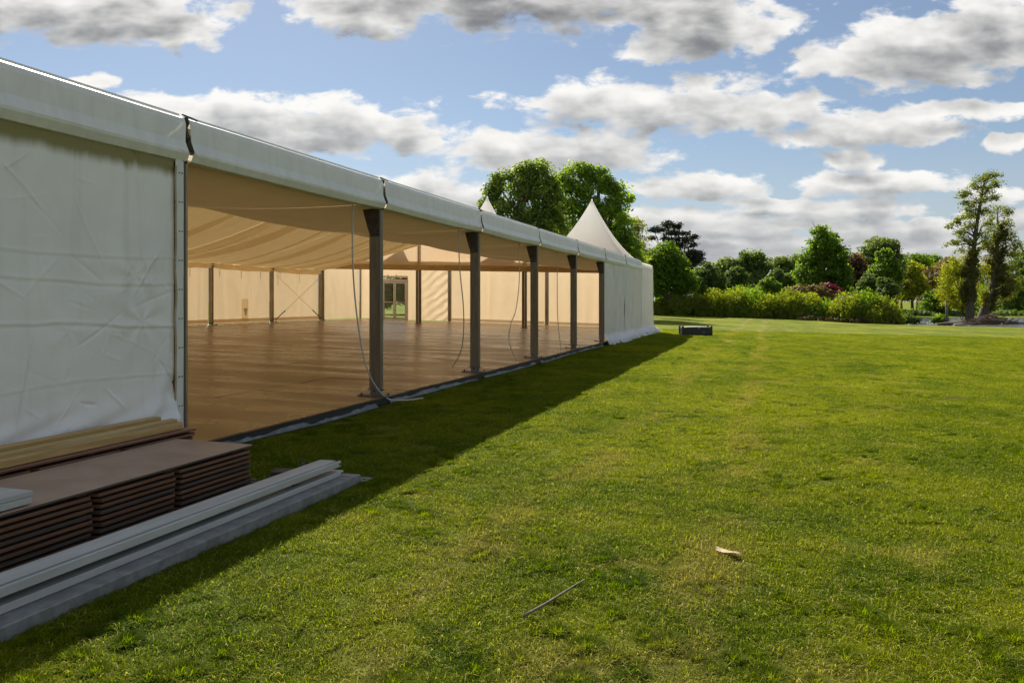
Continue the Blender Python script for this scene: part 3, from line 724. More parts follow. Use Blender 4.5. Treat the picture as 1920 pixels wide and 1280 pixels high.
# --- cloth sheets
def creases(A, B, seed, n=40, amp=.010, la=(.3, 1.2), wa=.02):
    r = np.random.default_rng(seed); out = np.zeros_like(A)
    a0, a1, b0, b1 = A.min(), A.max(), B.min(), B.max()
    for k in range(n):
        ca, cb = r.uniform(a0, a1), r.uniform(b0, b1); th = r.uniform(0, np.pi); L = r.uniform(*la); w_ = wa * r.uniform(.6, 1.8)
        u = (A - ca) * np.cos(th) + (B - cb) * np.sin(th); v = -(A - ca) * np.sin(th) + (B - cb) * np.cos(th) + .15 * u * u * r.normal()
        out += amp * r.normal(0, 1) * np.exp(-np.abs(v) / w_) * np.clip(1 - (u / L) ** 2, 0, 1)
    return out
def wall_long(name, x, y0, y1, z0, z1, mat, parent, res=.08, seed=1, amp=.008, ncrease=20, vfold=.01, skirt=0.0, label=None, side=1, zbase=None):
    ys = np.linspace(y0, y1, max(4, int((y1 - y0) / res) + 1)); zs = np.linspace(z0, z1, max(4, int((z1 - z0) / res) + 1))
    Yg, Zg = np.meshgrid(ys, zs, indexing='ij')
    D = creases(Yg, Zg, seed, ncrease, amp) + vfold * np.sin(Yg * 5.5 + 1.5 * fbm(Yg * 1.2, Zg * .4, seed, 2) * 6) * sstep(z1, z1 - 1.2, Zg)
    D += .02 * (fbm(Yg * .7, Zg * .7, seed + 5, 3) - .5) + .012 * np.sin(Yg * 23 + 9 * fbm(Yg * .8, Zg * .25, seed + 3, 2)) * fbm(Yg * 1.1, Zg * .6, seed + 8, 2)
    X = x + side * D
    if skirt:
        low = sstep(z0 + .42, z0, Zg)
        X = X + side * low * (skirt * (.45 + .8 * fbm(Yg * 1.6, Zg * .5, seed + 9, 3)))
        X = X + side * low * .09 * np.sin(Yg * 9 + Zg * 14 + 7 * fbm(Yg * 2, Zg * 3, seed + 2, 2))
        Zg = Zg + low * .05 * (fbm(Yg * 3, Zg * 4, seed + 12, 3) - .35)
        fl = gh(X, Yg) + .012 + G * (x - XF)
        Zg = np.maximum(Zg, fl)
    V = np.stack([X, Yg, Zg - G * (x - XF)], -1).reshape(-1, 3); a_, b_ = Yg.shape
    I = np.arange(a_ * b_).reshape(a_, b_)
    o = obj_np(name, V, np.stack([I[:-1, :-1], I[1:, :-1], I[1:, 1:], I[:-1, 1:]], -1).reshape(-1, 4), mat, parent, smooth=True)
    if label: o['label'] = label
    return o
def wall_cross(name, y, x0, x1, z0, z1, mat, parent, res=.09, seed=1, amp=.006, ncrease=10, vfold=.012, diag=0.0):
    xs = np.linspace(x0, x1, max(4, int((x1 - x0) / res) + 1)); zs = np.linspace(z0, z1, max(4, int((z1 - z0) / res) + 1))
    Xg, Zg = np.meshgrid(xs, zs, indexing='ij')
    D = creases(Xg, Zg, seed, ncrease, amp) + vfold * np.sin(Xg * 6 + 5 * fbm(Xg, Zg * .3, seed, 2))
    if diag: D += diag * np.sin((Zg * 1.5 - Xg * 1.1) * 7 + 3 * fbm(Xg * 2, Zg * 2, seed, 2)) * sstep(x0, x1, Xg)
    V = np.stack([Xg, y + D, Zg - G * (Xg - XF)], -1).reshape(-1, 3); a_, b_ = Xg.shape
    I = np.arange(a_ * b_).reshape(a_, b_)
    return obj_np(name, V, np.stack([I[:-1, :-1], I[1:, :-1], I[1:, 1:], I[:-1, 1:]], -1).reshape(-1, 4), mat, parent, smooth=True)

# near closed bay: the big creased sheet at the left edge of the photo
def near_wall():
    y0, y1, z0, z1 = yn(-1) + .1, yn(0) - .19, .03, 3.52
    ys = np.concatenate([np.linspace(y0, 5.2, 40)[:-1], np.linspace(5.2, y1, 200)]); zs = np.linspace(z0, z1, 250); NY, NZ = len(ys), len(zs); A, B = np.meshgrid(ys, zs, indexing='ij')
    D = creases(A, B, 77, 210, .0085, (.06, .5), .007) + .014 * (fbm(A * .8, B * .8, 3, 3) - .5)
    for zf, am in ((2.05, .007), (2.32, .005), (1.60, .010), (1.02, .004)):         # packing folds
        zz_ = zf + .03 * np.sin(A * 1.7 + zf * 3) + .05 * (fbm(A * 2, B * 0 + zf, 8, 2) - .5)
        D += am * np.exp(-np.abs(B - zz_) / .012) - am * .8 * np.exp(-np.abs(B - zz_ + .035) / .016)
    for yf in (7.0,):
        D += -.012 * np.exp(-np.abs(A - yf) / .012) * sstep(2.35, 2.7, B)
    def star(yc, zc_, am, k, sd):
        rr = np.hypot(A - yc, B - zc_); th = np.arctan2(B - zc_, A - yc)
        return am * np.cos(th * k + sd + 2 * rr) * np.exp(-((rr - .25) / .22) ** 2)
    D += star(7.05, 1.62, .006, 7, 1) + star(6.95, 2.12, .005, 6, 2) + star(6.1, 1.55, .004, 5, 0)
    low = sstep(.95, .1, B)
    D += low * (.05 * np.sin(A * 2.2 + B * 7) * .5 + .035 * np.sin(B * 26 - A * 7 + 6 * fbm(A * 1.5, B * 2, 6, 2))) + low * .10
    D += .02 * sstep(.55, 0, np.abs(A - y1)) * np.sin(A * 16 - B * 10) * sstep(1.3, .6, B)
    V = np.stack([XF + .10 + D, A, B], -1).reshape(-1, 3)
    I = np.arange(NY * NZ).reshape(NY, NZ)
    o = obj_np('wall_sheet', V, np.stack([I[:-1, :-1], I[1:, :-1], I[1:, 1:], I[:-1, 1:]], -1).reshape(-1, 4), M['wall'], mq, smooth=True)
    o['label'] = 'creased white wall sheet closing the near bay'
near_wall()
# lacing edge strip with eyelets and rope
ys = np.linspace(yn(0) - .185, yn(0) - .055, 8); zs = np.linspace(.05, 3.5, 120); A, B = np.meshgrid(ys, zs, indexing='ij')
D = .012 * np.sin((A - ys[0]) / (ys[-1] - ys[0]) * math.pi) + .008 * (fbm(A * 9, B * 5, 2, 3) - .5) + .03 * sstep(.5, .05, B) * np.sin(B * 22)
I = np.arange(8 * 120).reshape(8, 120)
obj_np('lacing_strip', np.stack([XF + .118 + D, A, B], -1).reshape(-1, 3), np.stack([I[:-1, :-1], I[1:, :-1], I[1:, 1:], I[:-1, 1:]], -1).reshape(-1, 4), M['pvc'], mq, smooth=True)
eye_me = MB().tube([(0, 0, 0), (.0065, 0, 0)], .008, 7).mesh('eyelet', M['bolt'])
for k in range(10):
    for dy in (-.02, .025):
        inst('eyelet', eye_me, Vector((XF + .130, yn(0) - .12 + dy, .3 + k * .335)) - origin(mq), mq)
MB().tube([(XF + .125 + .006 * math.sin(k * 1.3), yn(0) - .192 + .006 * math.sin(k * .9), .2 + k * .11) for k in range(30)], .011, 6).build('edge_rope', pmat('rope_tan', (.45, .36, .22), (.36, .28, .16), 20, .8), mq)
# remaining closed front bays
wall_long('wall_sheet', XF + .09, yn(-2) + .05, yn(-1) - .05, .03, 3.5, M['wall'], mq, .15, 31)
wall_long('wall_sheet', XF + .085, yn(5) + .07, yn(5) + 2.45, .02, 3.5, M['pvc'], mq, .07, 32, .010, 22, .016, .34)
wall_long('wall_sheet', XF + .10, yn(5) + 2.15, yn(6) + .05, .02, 3.5, M['pvc'], mq, .07, 33, .010, 22, .016, .40)
wall_long('wall_sheet', XF + .118, yn(6) - .3, yn(7) + .12, .02, 3.5, M['pvc'], mq, .07, 34, .010, 24, .018, .30)
# back walls (seen from inside) and the blind near gable
for n in range(-2, 7):
    wall_long('back_wall_sheet', XB - .10, yn(n) + .04, yn(n + 1) - .04, FLOOR + .05, 3.75, M['inwall'], mq, .11, 60 + n, .006, 14, .008, side=-1)
wall_cross('near_gable_sheet', yn(-2), XB, XF, .05, 3.6, M['inwall'], mq, .4, 90)
P = [[(XB, yn(-2), 3.6), (XB + W / 2, yn(-2), 3.6), (XF, yn(-2), 3.6)], [(XB, yn(-2), 3.95), (XB + W / 2, yn(-2), 3.95 + PITCH * W / 2), (XF, yn(-2), 3.95)]]
MB().grid(P).build('near_gable_infill', M['inwall'], mq, shear=True)
# rail and white strip painting the light that leaks in at the foot of the back walls
for n in range(2, 7):
    MB().grid([[(XB - .05, yn(n) + .12, z), (XB - .05, yn(n + 1) - .12, z)] for z in (FLOOR + .08, FLOOR + .26)]).build('base_rail', M['inwall'], mq, shear=True)
    P = [[(XB - .09 + .28 * v, yn(n) + .1 + t * (BAY - .2), FLOOR + .008 + .05 * (1 - v) + .012 * math.sin(t * 31 + n) * v) for t in np.linspace(0, 1, 30)] for v in (0, .3, .7, 1)]
    MB().grid(P).build('leak_light_strip', M['pvc'], mq, smooth=True, shear=True)
# straps hanging at the back wall top
for k, (n, t, L) in enumerate(((5, .13, .55), (5, .47, .62), (5, .80, .55), (6, .12, .9), (6, .16, .5), (6, .55, .75), (4, .7, .6), (4, .35, .5))):
    y = yn(n) + t * BAY
    MB().box(XB + .02, XB + .026, y - .014, y + .014, 3.1 - L, 3.1).build('wall_strap', M['cable'], mq, shear=True)
# cross bracing in the back bay
for s in (0, 1):
    ya, yb = (yn(6) + .25, yn(7) - .12) if s == 0 else (yn(7) - .25, yn(6) + .12)
    A_, B_ = Vector((XB + .16, ya, 2.75)), Vector((XB + .16, yb, FLOOR + .12)); d = B_ - A_
    MB().tube([A_, B_], .009, 5).build('bracing_cable', M['cable'], mq, shear=True)
    MB().tube([A_ + d * .80, A_ + d * .815, A_ + d * .99], [.045, .028, .026], 6).build('turnbuckle', M['steel'], mq, shear=True)
# hatch board with folded white flap on the back wall
def hatch(parent, y, n_seed, cross=False, x=None, yy=None):
    h = MB()
    if not cross: h.grid([[(XB - .04, y - .28, z), (XB - .04, y + .28, z)] for z in (FLOOR + .14, FLOOR + .7, FLOOR + 1.28)])
    else: h.grid([[(x - .3, yy - .04, z), (x + .3, yy - .04, z)] for z in (FLOOR + .14, FLOOR + .7, FLOOR + 1.28)])
    o = h.build('wall_hatch', pmat('hatch_board%d' % n_seed, (.70, .60, .44), (.64, .54, .38), 3, .7, trans=.80, tcol=(.95, .82, .62)), parent, shear=True)
    f = MB()
    if not cross: f.add([(XB + .0, y - .16, FLOOR + .78), (XB + .0, y + .16, FLOOR + .80), (XB + .05, y + .0, FLOOR + .42), (XB - .028, y - .16, FLOOR + .79), (XB - .028, y + .16, FLOOR + .81), (XB - .028, y, FLOOR + .40)], [(0, 1, 2), (5, 4, 3), (0, 3, 4, 1), (1, 4, 5, 2), (2, 5, 3, 0)])
    else: f.add([(x - .2, yy - .08, FLOOR + .35), (x + .25, yy - .08, FLOOR + .70), (x + .25, yy - .10, FLOOR + .30), (x - .2, yy - .053, FLOOR + .35), (x + .25, yy - .053, FLOOR + .70), (x + .25, yy - .053, FLOOR + .30)], [(0, 1, 2), (5, 4, 3), (0, 3, 4, 1), (1, 4, 5, 2), (2, 5, 3, 0)])
    fo = f.build('flap', M['pvc'], parent, shear=True)
    fo.parent = o
hatch(mq, yn(5) + .55 * BAY, 1)
# crumpled white skirt along the open floor edge and the shadow-gap bearer
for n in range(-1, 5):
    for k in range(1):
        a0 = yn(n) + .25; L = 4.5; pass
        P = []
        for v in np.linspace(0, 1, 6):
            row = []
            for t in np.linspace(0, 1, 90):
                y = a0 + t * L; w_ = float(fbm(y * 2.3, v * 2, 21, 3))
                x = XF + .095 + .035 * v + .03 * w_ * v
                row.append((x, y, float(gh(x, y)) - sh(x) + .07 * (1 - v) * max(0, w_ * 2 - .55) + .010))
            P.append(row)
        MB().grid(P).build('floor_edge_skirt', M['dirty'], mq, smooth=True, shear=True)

# ------------------------------------------------------------------ pagoda tents closing the far end
PN = (('third', 0), ('second', 1), ('first', 2))
PLAB = ('pointed white pagoda tent at the far end with glazed double doors', 'pointed white pagoda tent whose tip shows left, above the marquee roof', 'pointed white pagoda tent standing whole at the right end of the marquee')
pagodas = []
for k in range(3):
    x0, x1 = XB + k * W / 3, XB + (k + 1) * W / 3; y0, y1 = yn(7) + .22, yn(8)
    xm, ym = (x0 + x1) / 2, (y0 + y1) / 2 + .45
    pg = thing('pagoda_tent', (xm, ym, sh(xm)), PLAB[k], 'pagoda tent', 'pagoda tents at the far end'); pagodas.append(pg)
    ring = []
    for (ax, ay), (bx, by) in zip([(x0, y0), (x1, y0), (x1, y1), (x0, y1)], [(x1, y0), (x1, y1), (x0, y1), (x0, y0)]):
        ring += [(ax + (bx - ax) * i / 12, ay + (by - ay) * i / 12) for i in range(12)]
    ring.append(ring[0]); P = []
    for s in np.linspace(0, .985, 26):
        w_ = 1 - s; h = 3.92 + (3.98 if k == 1 else 3.74) * s ** 1.85
        row = []
        for i, (x, y) in enumerate(ring):
            e = (i % 12) / 12; pull = 1 - .10 * math.sin(math.pi * e) * math.sin(math.pi * min(1, s * 1.3)) 
            row.append((xm + (x - xm) * w_ * pull, ym + (y - ym) * w_ * pull, h - .05 * math.sin(math.pi * e) * (1 - s) ** 3))
        P.append(row)
    MB().grid(P).build('canopy', M['hat'], pg, smooth=True, shear=True)
    MB().tube([(xm, ym, 7.35 + .24 * (k == 1)), (xm, ym, 7.62 + .24 * (k == 1)), (xm, ym, 7.70 + .24 * (k == 1))], [.075, .05, .02], 8).build('finial', M['hat'], pg, shear=True)
    P = [[(x + .01 * (1 if x > xm else -1) * v, y + .012 * math.sin(i * 1.1) * v, 3.93 - .34 * v) for i, (x, y) in enumerate(ring)] for v in (0, .5, 1)]
    MB().grid(P).build('valance', M['hat'], pg, shear=True)
    for (x, y) in ((x0 + .06, y0 + .06), (x1 - .06, y0 + .06), (x1 - .06, y1 - .06), (x0 + .06, y1 - .06)):
        MB().box(x - .05, x + .05, y - .05, y + .05, FLOOR + .01, 3.6).box(x - .12, x + .12, y - .12, y + .12, FLOOR + .004, FLOOR + .018).build('leg', M['post'], pg, shear=True, bevel=.006)
    # end wall sheets
    if k == 0:
        dx0, dx1 = XB + 1.62, XB + 3.48
        wall_cross('end_wall_sheet', y1, x0 + .02, dx0 - .02, FLOOR + .05, 3.7, M['inwall'], pg, .09, 201)
        wall_cross('end_wall_sheet', y1, dx1 + .02, x1 - .02, FLOOR + .05, 3.7, M['inwall'], pg, .06, 202, .012, 16, .012, .035)
        wall_cross('door_head_sheet', y1, dx0 - .01, dx1 + .01, FLOOR + 2.86, 3.7, M['inwall'], pg, .08, 203)
        MB().tube([(dx0, y1 - .05, FLOOR + 2.84), (dx1, y1 - .05, FLOOR + 2.84)], .07, 10).build('rolled_flap', M['inwall'], pg, shear=True)
        for xx in (dx0 + .5, dx0 + 1.1): MB().box(xx - .02, xx + .02, y1 - .13, y1 - .122, FLOOR + 2.68, FLOOR + 3.0).build('flap_strap', M['cable'], pg, shear=True)
        dr = MB(); H = 2.66
        dr.box(dx0, dx0 + .09, y1 - .06, y1 + .06, FLOOR, FLOOR + H).box(dx1 - .09, dx1, y1 - .06, y1 + .06, FLOOR, FLOOR + H).box(dx0 + .09, dx1 - .09, y1 - .06, y1 + .06, FLOOR + H - .14, FLOOR + H)
        door = dr.build('glazed_door', M['doorframe'], pg, shear=True, bevel=.006)
        mid = (dx0 + dx1) / 2
        for (a0, a1) in ((dx0 + .095, mid - .005), (mid + .005, dx1 - .095)):
            lf = MB()
            lf.box(a0, a0 + .09, y1 - .03, y1 + .03, FLOOR + .01, FLOOR + H - .15).box(a1 - .09, a1, y1 - .03, y1 + .03, FLOOR + .01, FLOOR + H - .15)
            lf.box(a0 + .09, a1 - .09, y1 - .03, y1 + .03, FLOOR + .01, FLOOR + .16).box(a0 + .09, a1 - .09, y1 - .03, y1 + .03, FLOOR + H - .27, FLOOR + H - .15).box(a0 + .09, a1 - .09, y1 - .025, y1 + .025, FLOOR + 1.12, FLOOR + 1.18)
            l = lf.build('door_leaf', M['doorframe'], pg, shear=True, bevel=.004); l.parent = door
            g = MB().box(a0 + .085, a1 - .085, y1 - .005, y1 + .005, FLOOR + .15, FLOOR + H - .26).build('pane', M['glass'], pg, shear=True); g.parent = door
        hd = MB().box(mid + .60, mid + .64, y1 - .10, y1 - .03, FLOOR + 1.0, FLOOR + 1.22).build('handle', M['steel'], pg, shear=True, bevel=.005); hd.parent = door
        wall_long('side_wall_sheet', XB - .1, y0 - .2, y1, FLOOR + .05, 3.75, M['inwall'], pg, .1, 205, .006, 14, .008, side=-1)
    else:
        xm_ = x0 + 2.2 + k * .4
        wall_cross('end_wall_sheet', y1, x0 + .02, xm_ - .01, FLOOR + .05, 3.7, M['inwall'], pg, .09, 210 + k)
        wall_cross('end_wall_sheet', y1 + .06, xm_ - .05, x1 - .02, FLOOR + .05, 3.7, M['inwall'], pg, .09, 220 + k)
    P = [[(x0 + .1 + t * (W / 3 - .2), y1 - .02 - .26 * v, FLOOR + .008 + .05 * (1 - v)) for t in np.linspace(0, 1, 20)] for v in (0, .4, 1)]
    if k: MB().grid(P).build('leak_light_strip', M['pvc'], pg, shear=True)  # white strip in place of light leaking under the end wall
    if k: MB().grid([[(x0 + .15, y1 - .05, z), (x1 - .15, y1 - .05, z)] for z in (FLOOR + .08, FLOOR + .24)]).build('base_rail', M['inwall'], pg, shear=True)
wall_long('side_wall_sheet', XF + .05, yn(7) + .1, yn(8) + .02, .02, 3.72, M['pvc'], pagodas[2], .06, 240, .012, 24, .03, .42)
hatch(pagodas[2], 0, 2, True, XF - 1.3, yn(8))

# ------------------------------------------------------------------ hanging cords in the open bays
def cord(pts, r, label):
    P_ = [Vector(p) for p in pts]; out = []
    for i in range(len(P_) - 1):
        p0, p1, p2, p3 = P_[max(i - 1, 0)], P_[i], P_[i + 1], P_[min(i + 2, len(P_) - 1)]
        for k in range(8):
            t = k / 8; out.append(.5 * ((2 * p1) + (p2 - p0) * t + (2 * p0 - 5 * p1 + 4 * p2 - p3) * t * t + (3 * p1 - p0 - 3 * p2 + p3) * t ** 3))
    out.append(P_[-1])
    tag(MB().tube(out, r, 7).solo('hanging_cord', M['rope'], tuple(P_[0]), smooth=True), label, 'cord', 'cords hanging from the eave')
cord([(XF - .10, yn(.86), 3.46), (XF - .10, yn(.862), 2.4), (XF - .06, yn(.885), 1.4), (XF + .02, yn(.925), .62), (XF + .20, yn(.985), .16), (XF + .42, yn(1.03), .09), (XF + .68, yn(1.09), .10)], .013, 'white cord hanging from the eave beside the nearest post and curling onto the grass')
cord([(XF - .1, yn(1.83), 3.46), (XF - .1, yn(1.84), 2.6), (XF - .08, yn(1.88), 1.6), (XF - .3, yn(1.97), .75), (XF - .8, yn(2.1), .22)], .013, 'thin cord hanging just left of the second bare post')
cord([(XF - .1, yn(2.75), 3.46), (XF - .1, yn(2.75), 2.4), (XF - .15, yn(2.72), 1.6), (XF - .2, yn(2.66), 1.2), (XF - .25, yn(2.66), .7), (XF - .1, yn(2.7), .2)], .012, 'thin kinked cord hanging between the second and third bare posts')
cord([(XF - .1, yn(3.6), 3.46), (XF - .1, yn(3.6), 2.2), (XF - .12, yn(3.63), 1.2), (XF - .1, yn(3.70), .2)], .012, 'thin cord hanging between the third and fourth bare posts')

# ------------------------------------------------------------------ stacked floor panels in the foreground
ORD = ['topmost', 'second', 'third', 'fourth', 'fifth', 'sixth', 'seventh', 'eighth', 'ninth', 'tenth', 'eleventh', 'lowest']
def panel_outline(x0, x1, y0, y1, notches, r, notch=True):
    """board outline (counter-clockwise): rounded end, notched front edge"""
    pts = [(x0, y0), (x1, y0)]
    if notch:
        for yc in sorted(notches):
            w_ = .03 + r.uniform(-.008, .008); d = .10 + r.uniform(-.025, .025); yc += r.uniform(-.015, .015); c = .012
            pts += [(x1, yc - w_ - c), (x1 - .012, yc - w_ - .008), (x1 - d, yc - w_ + .02), (x1 - d, yc + w_ - .02), (x1 - .012, yc + w_ + .008), (x1, yc + w_ + c)]
    c = .045 if notch else .02
    pts += [(x1, y1 - c), (x1 - .012, y1 - .012), (x1 - c, y1), (x0, y1)]
    return pts
def floor_stack(x0, x1, y0, y1, zb, n, pitch, notches, where, topmat, seed, group, jit=.008, label_fn=None, topnotch=False):
    r = random.Random(seed)
    for k in range(n):                            # k = 0 is the top board
        z1 = zb + pitch * (n - k); dx, dy = r.uniform(-jit, jit), r.uniform(-jit, jit)
        if k == 0: dx, dy = .012, .02
        out = panel_outline(x0 + dx, x1 + dx, y0 + dy, y1 + dy, [q + dy for q in notches], r, k > 0 or topnotch)
        em = r.choice([M['wood_edge'], M['wood_edge2'], M['wood_edge3'], M['wood_edge3'], M['wood_edge']])
        if k in (2,): em = M['wood_edge2']
        o = MB().prism(out, 'z', z1 - (.027 if k else .019), z1).mesh('floor_board', em, bevel=.003, org=((x0 + x1) / 2, (y0 + y1) / 2, zb + pitch * (n - k - 1)))
        o.materials.append(topmat if k == 0 else M['gap_shade'])
        for p in o.polygons:
            if p.normal.z > .9: p.material_index = 1
        ob = link(bpy.data.objects.new('stacked_floor_panel', o)); ob.location = ((x0 + x1) / 2, (y0 + y1) / 2, zb + pitch * (n - k - 1))
        ob.rotation_euler = (0, math.atan(G) * .4, r.uniform(-.003, .003))
        tag(ob, label_fn(k), 'floor panel', group)
        # battens under the board, set back from the edge: they keep the boards apart
        for yb in np.arange(y0 + .2, y1, .93):
            MB().box(x0 + .08, x1 - .05 + r.uniform(-.01, .01), yb - .05, yb + .05, z1 - pitch + .0005, z1 - .0275).build('batten', M['wood_edge3'], ob)
ZB1 = float(gh(-5.4, 5.0)) + .0
FS_N = 9
floor_stack(-5.90, -4.95, 2.75, 6.86, ZB1, FS_N, (.402 - ZB1) / FS_N, (5.80, 4.90, 3.9), 'front', M['panel_top'], 3, 'floor panels in the front stack',
            label_fn=lambda k: ('topmost brown floor panel with smooth bare face, on the front stack' if k == 0 else '%s brown floor panel %s of the front stack with notched edge' % (ORD[k], 'from the top')))
ZB2 = float(gh(-6.25, 5.0))
floor_stack(-6.42, -5.94, 2.9, 7.22, ZB2, 11, (.462 - ZB2) / 11, (6.2, 5.2), 'rear', M['panel_red'], 9, 'floor panels in the rear stack', jit=.02,
            label_fn=lambda k: ('reddish floor panel topmost on the rear stack, under the pine timbers' if k == 0 else ('reddish floor panel second from the top of the rear stack' if k == 1 else 'floor panel low in the rear stack, behind the front stack')), topnotch=False)
# pine timbers on the rear stack
def timber(xa, xb, y0, y1, z0, z1, mat, rz, label):
    o = MB().box(xa, xb, y0, y1, z0, z1).solo('pine_timber', mat, ((xa + xb) / 2, y1, z0), bevel=.004)
    o.rotation_euler = (0, math.atan(G), rz); tag(o, label, 'timber', 'pine timbers on the rear stack')
timber(-6.095, -6.015, 2.2, 7.13, .468, .535, M['pine'], .012, 'yellow pine timber lying frontmost on the rear panel stack')
timber(-6.215, -6.125, 2.0, 7.17, .472, .562, M['pine2'], .012, 'yellow pine timber lying in the middle of three')
timber(-6.34, -6.245, 2.0, 7.06, .475, .596, M['pine'], .006, 'yellow pine timber lying rearmost against the white sheet')
# grey block pair at the left edge, on top of the front stack
o = MB().box(-5.30, -4.985, 3.3, 4.37, .407, .455).solo('grey_beam_offcut', M['beam'], (-5.1, 4.0, .407), bevel=.004); tag(o, 'grey beam offcut lying on the front panel stack, lower of two', 'beam', 'grey offcuts on the panel stack')
o = MB().box(-5.31, -4.99, 3.3, 4.385, .457, .495).solo('grey_beam_offcut', M['beam'], (-5.1, 4.0, .457), bevel=.004); tag(o, 'grey beam offcut lying on the front panel stack, upper of two', 'beam', 'grey offcuts on the panel stack')

# ------------------------------------------------------------------ metal beams lying on the grass
zc_ = float(gh(-4.15, 6.0)) - .012
C0, C1 = zc_, .030
def slotted(x0, x1, z0, z1, slots):              # profile with slots in its top face, clockwise from the lower left
    pts = [(x0, z0), (x0, z1)]
    for (a_, b_, d) in slots: pts += [(a_, z1), (a_, z1 - d), (b_, z1 - d), (b_, z1)]
    return pts + [(x1, z1), (x1, z0)]
o = MB().prism([(-4.30, C0), (-4.30, C1), (-4.07, C1), (-4.07, C0)], 'y', .6, 7.49).solo('galvanised_beam', M['galv'], (-4.18, 7.49, C0), bevel=.006)
tag(o, 'dull grey galvanised box beam lowest, lying directly on the grass', 'beam', 'metal beams in front of the panel stacks'); o.rotation_euler = (0, 0, .002)
o = MB().prism(slotted(-4.40, -4.222, C1 + .002, .082, [(-4.38, -4.36, .02)]), 'y', .8, 7.40).solo('aluminium_beam', M['beam'], (-4.3, 7.40, C1), bevel=.004)
tag(o, 'pale grey aluminium beam in the middle, resting on the galvanised beam', 'beam', 'metal beams in front of the panel stacks')
MB().tube([(-4.2225, 7.365, .058), (-4.215, 7.365, .058)], .011, 8).build('bolt_hole', M['dark'], o)
o = MB().prism(slotted(-4.460, -4.216, .132, .190, [(-4.445, -4.437, .008), (-4.280, -4.244, .05)]), 'y', .7, 7.34).solo('aluminium_beam', M['beam'], (-4.35, 7.34, .10), bevel=.004)
tag(o, 'pale grey slotted aluminium beam on top of the beam pile', 'beam', 'metal beams in front of the panel stacks')
MB().tube([(-4.2165, 7.31, .161), (-4.209, 7.31, .161)], .012, 8).build('bolt_hole', M['dark'], o)
MB().box(-4.38, -4.30, 2.0, 2.1, .0825, .1315).box(-4.38, -4.30, 6.6, 6.7, .0825, .1315).build('packing_block', M['wood_edge3'], o)
b = MB().box(-4.20, -4.03, 7.50, 7.72, C0 + .018, C0 + .030)
o = b.solo('base_plate', M['galv'], (-4.1, 7.6, C0), bevel=.003); tag(o, 'flat galvanised base plate with bolt hole at the end of the beams', 'base plate')
MB().tube([(-4.10, 7.62, C0 + .0301), (-4.10, 7.62, C0 + .034)], .022, 10).build('bolt_hole', M['dark'], o)
# odd brackets on the grass behind the beams
gz = float(gh(-4.75, 7.2))
o = MB().obox((-4.83, 7.22, gz + .10), (.11, .03, 0), (-.02, .07, .006), (0, 0, .025)).solo('steel_bracket', M['steel'], (-4.83, 7.22, gz), bevel=.004); tag(o, 'dark steel box bracket lying behind the panel stack end', 'bracket', 'loose brackets by the panel stack')
o = MB().prism([(7.20, gz + .02), (7.36, gz + .02), (7.36, gz + .20), (7.33, gz + .20)], 'x', -4.68, -4.655).box(-4.72, -4.62, 7.2, 7.42, gz, gz + .02).solo('steel_bracket', M['steel'], (-4.67, 7.3, gz), bevel=.002); tag(o, 'black upright angle bracket standing on the grass behind the beams', 'bracket', 'loose brackets by the panel stack')
o = MB().tube([(-4.78, 7.05, gz + .04), (-4.62, 7.2, gz + .05), (-4.5, 7.32, gz + .03)], .022, 7).tube([(-4.72, 7.0, gz + .02), (-4.55, 7.08, gz + .02)], .018, 7).obox((-4.66, 7.06, gz + .06), (.05, .02, 0), (-.01, .04, 0), (0, 0, .02)).solo('pipe_clamp', M['galv'], (-4.66, 7.1, gz), smooth=False); tag(o, 'small galvanised pipe clamp heaped between stack and beams', 'clamp')
# loose end battens poking from the stack end
o = MB().box(-5.5, -5.0, 6.93, 6.97, gz + .01, gz + .05).box(-5.45, -5.02, 7.0, 7.03, gz + .01, gz + .06).solo('timber_offcuts', M['bark_pale'], (-5.2, 6.95, gz), bevel=.003); tag(o, 'weathered timber offcuts on the ground at the stack end', 'timber')

# ------------------------------------------------------------------ black flight case on the far lawn
bx_, by_ = at(1304, 44.6); bz = float(gh(bx_, by_))
case = thing('flight_case', (bx_, by_, bz), 'low black flight case with pale lid on the lawn beyond the marquee', 'flight case')
case.rotation_euler = (0, 0, TH + .06)
def cpart(mb, name, mat, bevel=.01):
    o = bpy.data.objects.new(name, mb.mesh(name, mat, bevel=bevel)); return link(o, case)
cpart(MB().box(-.82, .82, -.36, .36, .05, .44), 'body', M['dark'])
cpart(MB().box(-.80, .86, -.33, .33, .0, .05), 'skid', M['dark'])
lid = MB(); P = [[(-.74 + 1.46 * i / 12, -.33 + .66 * j / 6, .445 + .055 * math.sin(math.pi * i / 12) ** .6 * math.sin(math.pi * (j + .2) / 6.4) ** .5) for j in range(7)] for i in range(13)]
lid.grid(P); cpart(lid, 'lid', pmat('case_lid', (.34, .33, .30), (.26, .25, .22), 6, .6), 0)
for sx in (-1, 1):
    for sy in (-1, 1):
        cpart(MB().box(sx * .80 - .05, sx * .80 + .05, sy * .34 - .04, sy * .34 + .04, .06, .52), 'corner_post', M['dark'])
cpart(MB().box(.07, .11, -.375, -.361, .36, .45), 'latch', M['rope'], .003)
cpart(MB().box(-.66, -.44, -.372, -.361, .30, .40), 'handle_recess', M['bolt'], .003)
cpart(MB().box(.26, .44, -.370, -.361, .08, .22), 'stencil_plate', pmat('case_plate', (.06, .06, .065), None, rough=.6), .002)

